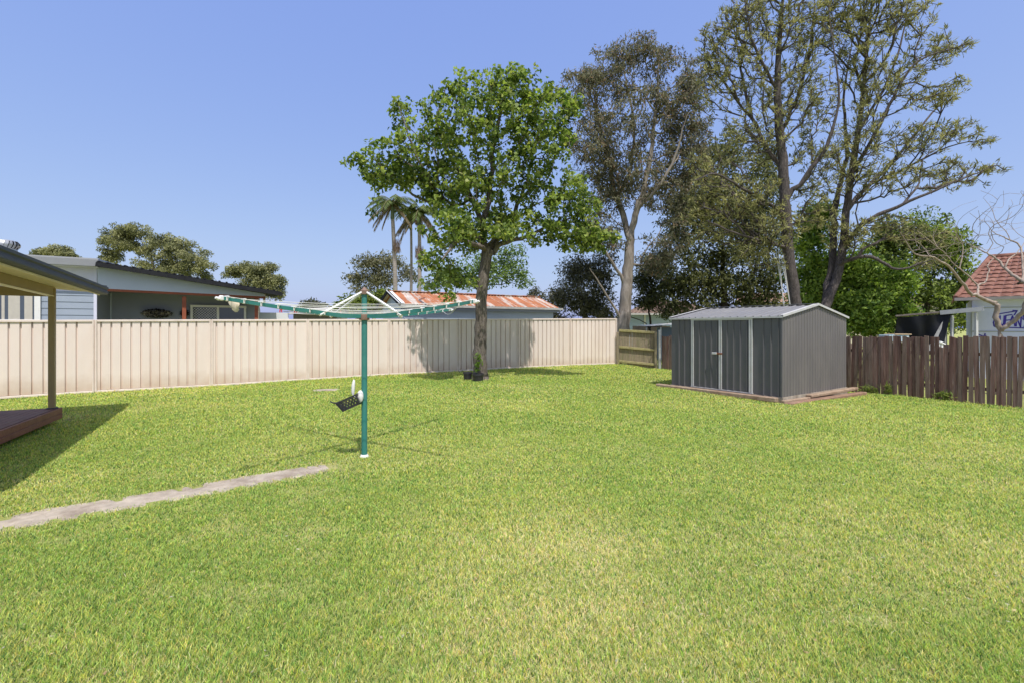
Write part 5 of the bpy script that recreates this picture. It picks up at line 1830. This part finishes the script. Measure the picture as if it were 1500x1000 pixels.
# --- bare tree by the paling fence, surveyed branch by branch
YB = 12.4
bb = at(1463, 505, YB); bb.z = gz(bb.x, bb.y)
Lb = [
    px_limb([(1464, 590, 0.1300), (1464, 520, 0.1200), (1464, 486, 0.1150)], YB),
    px_limb([(1464, 486, 0.0638), (1461, 465, 0.0578), (1458, 445, 0.0561), (1454, 443, 0.0510), (1432, 434, 0.0425), (1420, 428, 0.0382), (1404, 407, 0.0323, -.2), (1388, 390, 0.0272, -.4), (1368, 378, 0.0204, -.6), (1340, 372, 0.0136, -.8), (1325, 350, 0.0076, -.9)], YB),
    px_limb([(1465, 484, 0.0595), (1485, 470, 0.0578, -.2), (1497, 456, 0.0561, -.4), (1507, 440, 0.0527, -.5), (1506, 420, 0.0493, -.4), (1499, 412, 0.0467, -.3), (1490, 408, 0.0425, -.2), (1476, 396, 0.0357, 0), (1465, 384, 0.0289, .2), (1452, 375, 0.0221, .3), (1440, 368, 0.0170, .4), (1428, 362, 0.0102, .5)], YB),
    px_limb([(1432, 434, 0.0306), (1433, 424, 0.0272, .2), (1433, 418, 0.0255, .3), (1444, 412, 0.0204, .5), (1447, 400, 0.0170, .6), (1450, 395, 0.0170, .7), (1446, 390, 0.0153, .8), (1456, 378, 0.0119, 1)], YB),
    px_limb([(1432, 418, 0.0221, .3), (1420, 406, 0.0187, .3), (1406, 394, 0.0153, .2), (1396, 386, 0.0136, .1), (1385, 372, 0.0110, 0), (1370, 360, 0.0085, -.2), (1352, 345, 0.0068, -.3)], YB),
    px_limb([(1406, 394, 0.0170, .2), (1409, 378, 0.0153, .3), (1410, 360, 0.0119, .4), (1402, 345, 0.0085, .4), (1394, 335, 0.0068, .4), (1385, 318, 0.0043, .4)], YB),
    px_limb([(1492, 418, 0.0340, -.3), (1499, 402, 0.0306, -.1), (1497, 380, 0.0255, .1), (1494, 360, 0.0221, .3), (1480, 352, 0.0170, .4), (1466, 346, 0.0136, .5), (1455, 340, 0.0102, .6), (1447, 330, 0.0068, .7)], YB),
    px_limb([(1474, 390, 0.0221, 0), (1478, 380, 0.0187, .2), (1488, 372, 0.0153, .4), (1496, 362, 0.0119, .6), (1505, 348, 0.0085, .8)], YB),
    px_limb([(1480, 352, 0.0119, .4), (1474, 340, 0.0102, .5), (1460, 325, 0.0085, .6), (1452, 305, 0.0059, .7), (1440, 290, 0.0034, .8)], YB),
]
r_ = np.random.default_rng(61)
tb_ = []
for q in ((1480, 300, 30, 32), (1440, 305, 30, 28), (1460, 345, 30, 20), (1495, 330, 25, 40), (1385, 345, 26, 18), (1365, 365, 30, 14), (1420, 355, 20, 20), (1520, 300, 30, 40), (1340, 360, 14, 14)):
    for _ in range(16):
        c = at(q[0] + r_.normal() * q[2] * .6, q[1] + r_.normal() * q[3] * .6, YB + r_.normal() * .8)
        tb_.append((c.x, c.y, c.z))
tree('bare_tree', 'leafless tree with smooth pinkish grey crooked branches behind the paling fence', 'tree', bb, Lb, np.array(tb_), B_bare, None, .0042, 0, bf=.18, step=.14, seed=5, arch=.35, wobble=.05)

# --- far trees on the left
FAR1, FAR2 = (.085, .10, .048), (.36, .36, .18)
bush('far_gum', 'wide rounded olive gum crown rising above the blue grey house roof', 'tree', 236, 470, 55, [
    (190, 352, 38, 22), (235, 366, 34, 22), (270, 378, 32, 24), (172, 352, 22, 14), (292, 398, 22, 18), (225, 395, 55, 16), (160, 378, 18, 22), (185, 340, 26, 9), (255, 355, 22, 12)],
    260, 51, 75, .27, .11, FAR1, FAR2, .42, B_gum, .3, lm=M_leaf_dull, droop=.5, up=.9, shell=.42, step=1.2, clump_var=1.0)
bush('far_gum', 'smaller rounded olive gum crown past the far end of the blue grey house', 'tree', 378, 470, 50, [
    (360, 398, 30, 12), (392, 402, 18, 15), (405, 415, 14, 14), (378, 418, 26, 12), (340, 400, 15, 9), (400, 430, 14, 10)],
    150, 52, 62, .24, .10, FAR1, FAR2, .36, B_gum, .22, lm=M_leaf_dull, droop=.5, up=.9, shell=.42, step=1.2, clump_var=1.0)
bush('far_gum', 'low olive gum crown peeping over the flat fascia beside the patio gutter', 'tree', 78, 470, 60, [(65, 374, 14, 8), (85, 371, 18, 9), (105, 378, 8, 5)],
     75, 53, 65, .28, .12, FAR1, FAR2, .45, B_gum, .2, lm=M_leaf_dull, droop=.5, up=.9, shell=.42, step=1.2, clump_var=1.0)
bush('far_shrub', 'tiny distant grey green tree top over the fence left of the clothesline pole', 'tree', 455, 475, 70, [(455, 449, 14, 6), (468, 452, 10, 5)],
     60, 54, 16, .5, .22, (.075, .085, .06), (.17, .17, .12), .6, B_dark, .15, step=1.2)
bush('thin_gum', 'thin sparse gum with an open crown behind the palm trunks', 'tree', 548, 470, 42, [
    (545, 388, 30, 12), (520, 408, 15, 9), (572, 384, 24, 12), (560, 410, 26, 12), (600, 400, 14, 10), (535, 425, 18, 8)],
    210, 55, 13, .34, .11, (.09, .10, .055), (.25, .24, .14), .42, B_gum, .16, lm=M_leaf_dull, droop=.7, up=.7, step=.8)
bush('leafy_bush', 'yellow green bush behind the clothesline hub left of the rusty roof', 'shrub', 522, 480, 27, [(512, 446, 20, 12), (545, 446, 22, 12), (565, 438, 16, 9), (500, 455, 10, 9), (530, 452, 34, 10)],
     260, 56, 18, .2, .10, (.06, .10, .02), (.26, .31, .07), .27, trunk_r=.07, clump_var=.6)
bush('airy_tree', 'light green airy tree behind the rusty roof and the trunk of the yard tree', 'tree', 700, 480, 29, [
    (655, 403, 24, 16), (742, 395, 30, 20), (700, 388, 34, 14), (690, 412, 50, 14), (765, 410, 12, 12), (630, 415, 12, 10), (750, 372, 20, 10)],
    230, 57, 14, .20, .10, (.08, .13, .035), (.24, .33, .10), .3, trunk_r=.12, droop=.3, clump_var=.5, step=.6)
bush('sparse_sapling', 'sparse thin sapling standing above the far end of the garage roof', 'tree', 786, 480, 30, [(780, 432, 8, 9), (793, 436, 7, 8), (786, 425, 5, 6)],
     45, 58, 7, .2, .07, (.07, .08, .05), (.15, .15, .10), .2, trunk_r=.04)

# --- palms
def palm(label, px, py_top, py_base, Y, seed, lean, r0=.15, skirt=None, dead_dir=None, n=22):
    r = np.random.default_rng(seed)
    b = at(px + lean, py_base, Y); b.z = 0
    t = at(px, py_top, Y)
    root = thing('palm_tree', label, 'palm', b, 'slim palms behind the garage')
    pts = [b.lerp(t, u) + Vector((.1 * math.sin(u * 3), 0, 0)) for u in np.linspace(0, 1, 12)]
    pts[0] = b
    obj('trunk', MB().tube(pts, [r0 * (1.15 - .35 * u) for u in np.linspace(0, 1, 12)], 10), B_palm, root, True)
    obj('crownshaft', MB().tube([t, t + Vector((0, 0, .9)), t + Vector((0, 0, 1.4))], [r0 * .9, r0 * .85, r0 * .4], 10), mat('green crownshaft', (.10, .13, .06), .5, .2, 4), root, True)
    c, d, L2, W2, col = [], [], [], [], []
    rib = MB()
    top_ = t + Vector((0, 0, 1.3))
    for k in range(n):
        dead = k < 6
        az = 2 * math.pi * (k * .381966) + r.normal() * .2
        if dead_dir is not None and k < 3:
            az = dead_dir + r.normal() * .25
        el = (-.55 + r.normal() * .25) if dead else (.15 + .9 * r.random())
        ln = (1.7 if dead else 2.1) * (.8 + .4 * r.random())
        hv = Vector((math.cos(az), math.sin(az), 0))
        pr_ = []
        for i in range(13):
            u = i / 12
            p = top_ + hv * (ln * u * math.cos(el)) + Vector((0, 0, ln * u * math.sin(el) - (.55 if dead else .85) * ln * u * u * .8))
            pr_.append(p)
        rib.tube(pr_, [.035 * (1 - .8 * i / 12) for i in range(13)], 4, False)
        side = hv.cross(Vector((0, 0, 1)))
        for i in range(1, 13):
            for q in range(3):
                for sg in (-1, 1):
                    p = pr_[i - 1].lerp(pr_[i], q / 3)
                    dv = side * sg * (.35 if dead else .7) + (pr_[i] - pr_[i - 1]).normalized() * .45 + Vector((0, 0, -(.95 if dead else .55)))
                    dv.normalize()
                    ll = (.52 if dead else .62) * (1 - .45 * abs(i / 12 - .4))
                    c.append(p + dv * ll * .5); d.append(dv); L2.append(ll); W2.append(.055)
                    base_c = np.array((.25, .20, .13)) if dead else np.array((.13, .17, .06))
                    col.append(base_c * (.6 + .7 * r.random()))
    V, fa, cc = leaf_arrays(np.array(c), np.array(d), np.array(L2), np.array(W2), np.array(col), r)
    np_mesh('crown', V, fa, M_leaf_dull, cc, root)
    obj('frond_stalks', rib, bark_mat('frond stalk', (.16, .14, .07), (.30, .26, .15), 8), root)
    if skirt:
        m2 = thing_part = None
        sy, sdx = skirt
        p0 = at(px + sdx, sy, Y - .1)
        N = 260
        a = r.random(N) * 2 * np.pi
        rad = .12 + .22 * r.random(N)
        z = -.9 * r.random(N) ** .8
        cS = np.array(p0)[None] + np.stack([np.cos(a) * rad * (1 + .2 * z), np.sin(a) * rad, z], 1)
        dS = np.stack([np.cos(a) * .25, np.sin(a) * .25, -np.ones(N)], 1) + r.normal(size=(N, 3)) * .15
        dS /= np.linalg.norm(dS, axis=1)[:, None]
        V, fa, cc = leaf_arrays(cS, dS, .5, .03, np.array([[.27, .20, .15]]) * (.5 + .8 * r.random((N, 1))), r)
        np_mesh('seed_cluster', V, fa, M_leaf_dull, cc, root)


palm('slim palm with a long dead frond leaning out, leftmost of the three', 575, 322, 470, 36, 71, 4, .17, (352, 6), math.pi * .97)
palm('slimmest pale trunked palm standing in the middle of the three', 602, 338, 470, 38, 72, -3, .115, None, math.pi * .8, 13)
palm('palm with a brown hanging seed cluster halfway up its trunk, rightmost of the three', 614, 336, 470, 36.5, 73, -3, .16, (362, 0), .2)

# weeds along the paling fence
wr = np.random.default_rng(91)
for n_, (px, Y, lb) in enumerate(((1275, 12.75, 'low green weed clump at the foot of the palings nearest the shed corner'), (1385, 11.55, 'straggly green weed clump at the foot of the paling fence below the white chair'), (1303, 12.35, 'upright green weed against the paling fence a little past the shed corner'))):
    s0 = (px - CX) / F
    # the foot of the fence along that bearing
    k = (s0 * R0.y - R0.x) / (rd.x - s0 * rd.y)
    c = R0 + rd * k + rn * .10
    c.z = gz(c.x, c.y)
    wroot = thing('weed_clump', lb, 'weed', c, 'weeds along the paling fence')
    N = 75
    V, fa, cc = leaf_cloud(c + Vector((0, 0, .12)), (.24, .08, .10) if n_ != 2 else (.09, .06, .22), N, .14, .03, (.10, .15, .03), (.28, .33, .09), [list(rd), list(rn), [0, 0, 1]], 90 + n_, -.8)
    np_mesh('foliage', V, fa, M_leaf, cc, wroot)
    st2 = MB()
    for q in range(6):
        e = c + rd * wr.normal() * .12 + rn * wr.normal() * .04
        st2.tube([c + rd * wr.normal() * .05, (e + c) / 2 + Vector((0, 0, .14)), e + Vector((0, 0, .28))], .004, 4)
    obj('stems', st2, mat('weed stem', (.14, .17, .05), .8, .2, 9), wroot)
# ------------------------------------------------------------------ light, sky, camera
EL, AZ = 64.0, math.atan2(.38, -.925)                # sun height in degrees; bearing clockwise from straight ahead
to_sun = Vector((math.sin(AZ) * math.cos(math.radians(EL)), math.cos(AZ) * math.cos(math.radians(EL)), math.sin(math.radians(EL))))
sl_ = bpy.data.lights.new('sun', 'SUN')
sl_.energy = 5.0
sl_.angle = math.radians(.5)
sl_.color = (1.0, .95, .885)
so = bpy.data.objects.new('sun', sl_)
COL.objects.link(so)
so.rotation_euler = (-to_sun).to_track_quat('-Z', 'Y').to_euler()

w = bpy.data.worlds.new('World')
S.world = w
w.use_nodes = True
nt = w.node_tree
bg = nt.nodes['Background']
sky = nt.nodes.new('ShaderNodeTexSky')
sky.sky_type = 'NISHITA'
sky.sun_disc = False
sky.sun_elevation = math.radians(EL)
sky.sun_rotation = AZ
sky.air_density = 1.0
sky.dust_density = 2.2
sky.ozone_density = 2.5
tint = nt.nodes.new('ShaderNodeMix')
tint.data_type = 'RGBA'
tint.blend_type = 'MULTIPLY'
tint.inputs[0].default_value = 1.0
tint.inputs[7].default_value = (1.685, 1.98, 4.53, 1)
# haze evens the sky out: each channel is compressed a little on its way down to the horizon
sep = nt.nodes.new('ShaderNodeSeparateColor')
com = nt.nodes.new('ShaderNodeCombineColor')
nt.links.new(sky.outputs[0], sep.inputs[0])
for ch, ex in (('Red', .62), ('Green', .54), ('Blue', .17)):
    pw = nt.nodes.new('ShaderNodeMath')
    pw.operation = 'POWER'
    pw.inputs[1].default_value = ex
    nt.links.new(sep.outputs[ch], pw.inputs[0])
    nt.links.new(pw.outputs[0], com.inputs[ch])
nt.links.new(com.outputs[0], tint.inputs[6])
nt.links.new(tint.outputs[2], bg.inputs['Color'])
bg.inputs['Strength'].default_value = .15

cam = bpy.data.cameras.new('camera')
cam.sensor_width = 36
cam.lens = F / 1500 * 36
cam.shift_y = -20 / 1500
cam.clip_start = .05
cam.clip_end = 3000
co = bpy.data.objects.new('camera', cam)
COL.objects.link(co)
co.location = (0, 0, EYE)
co.rotation_euler = (math.radians(90), 0, 0)
S.camera = co
S.view_settings.view_transform = 'Standard'
S.view_settings.look = 'None'
S.view_settings.exposure = 0
S.view_settings.gamma = 1
S.cycles.max_bounces = 8
S.cycles.transparent_max_bounces = 8
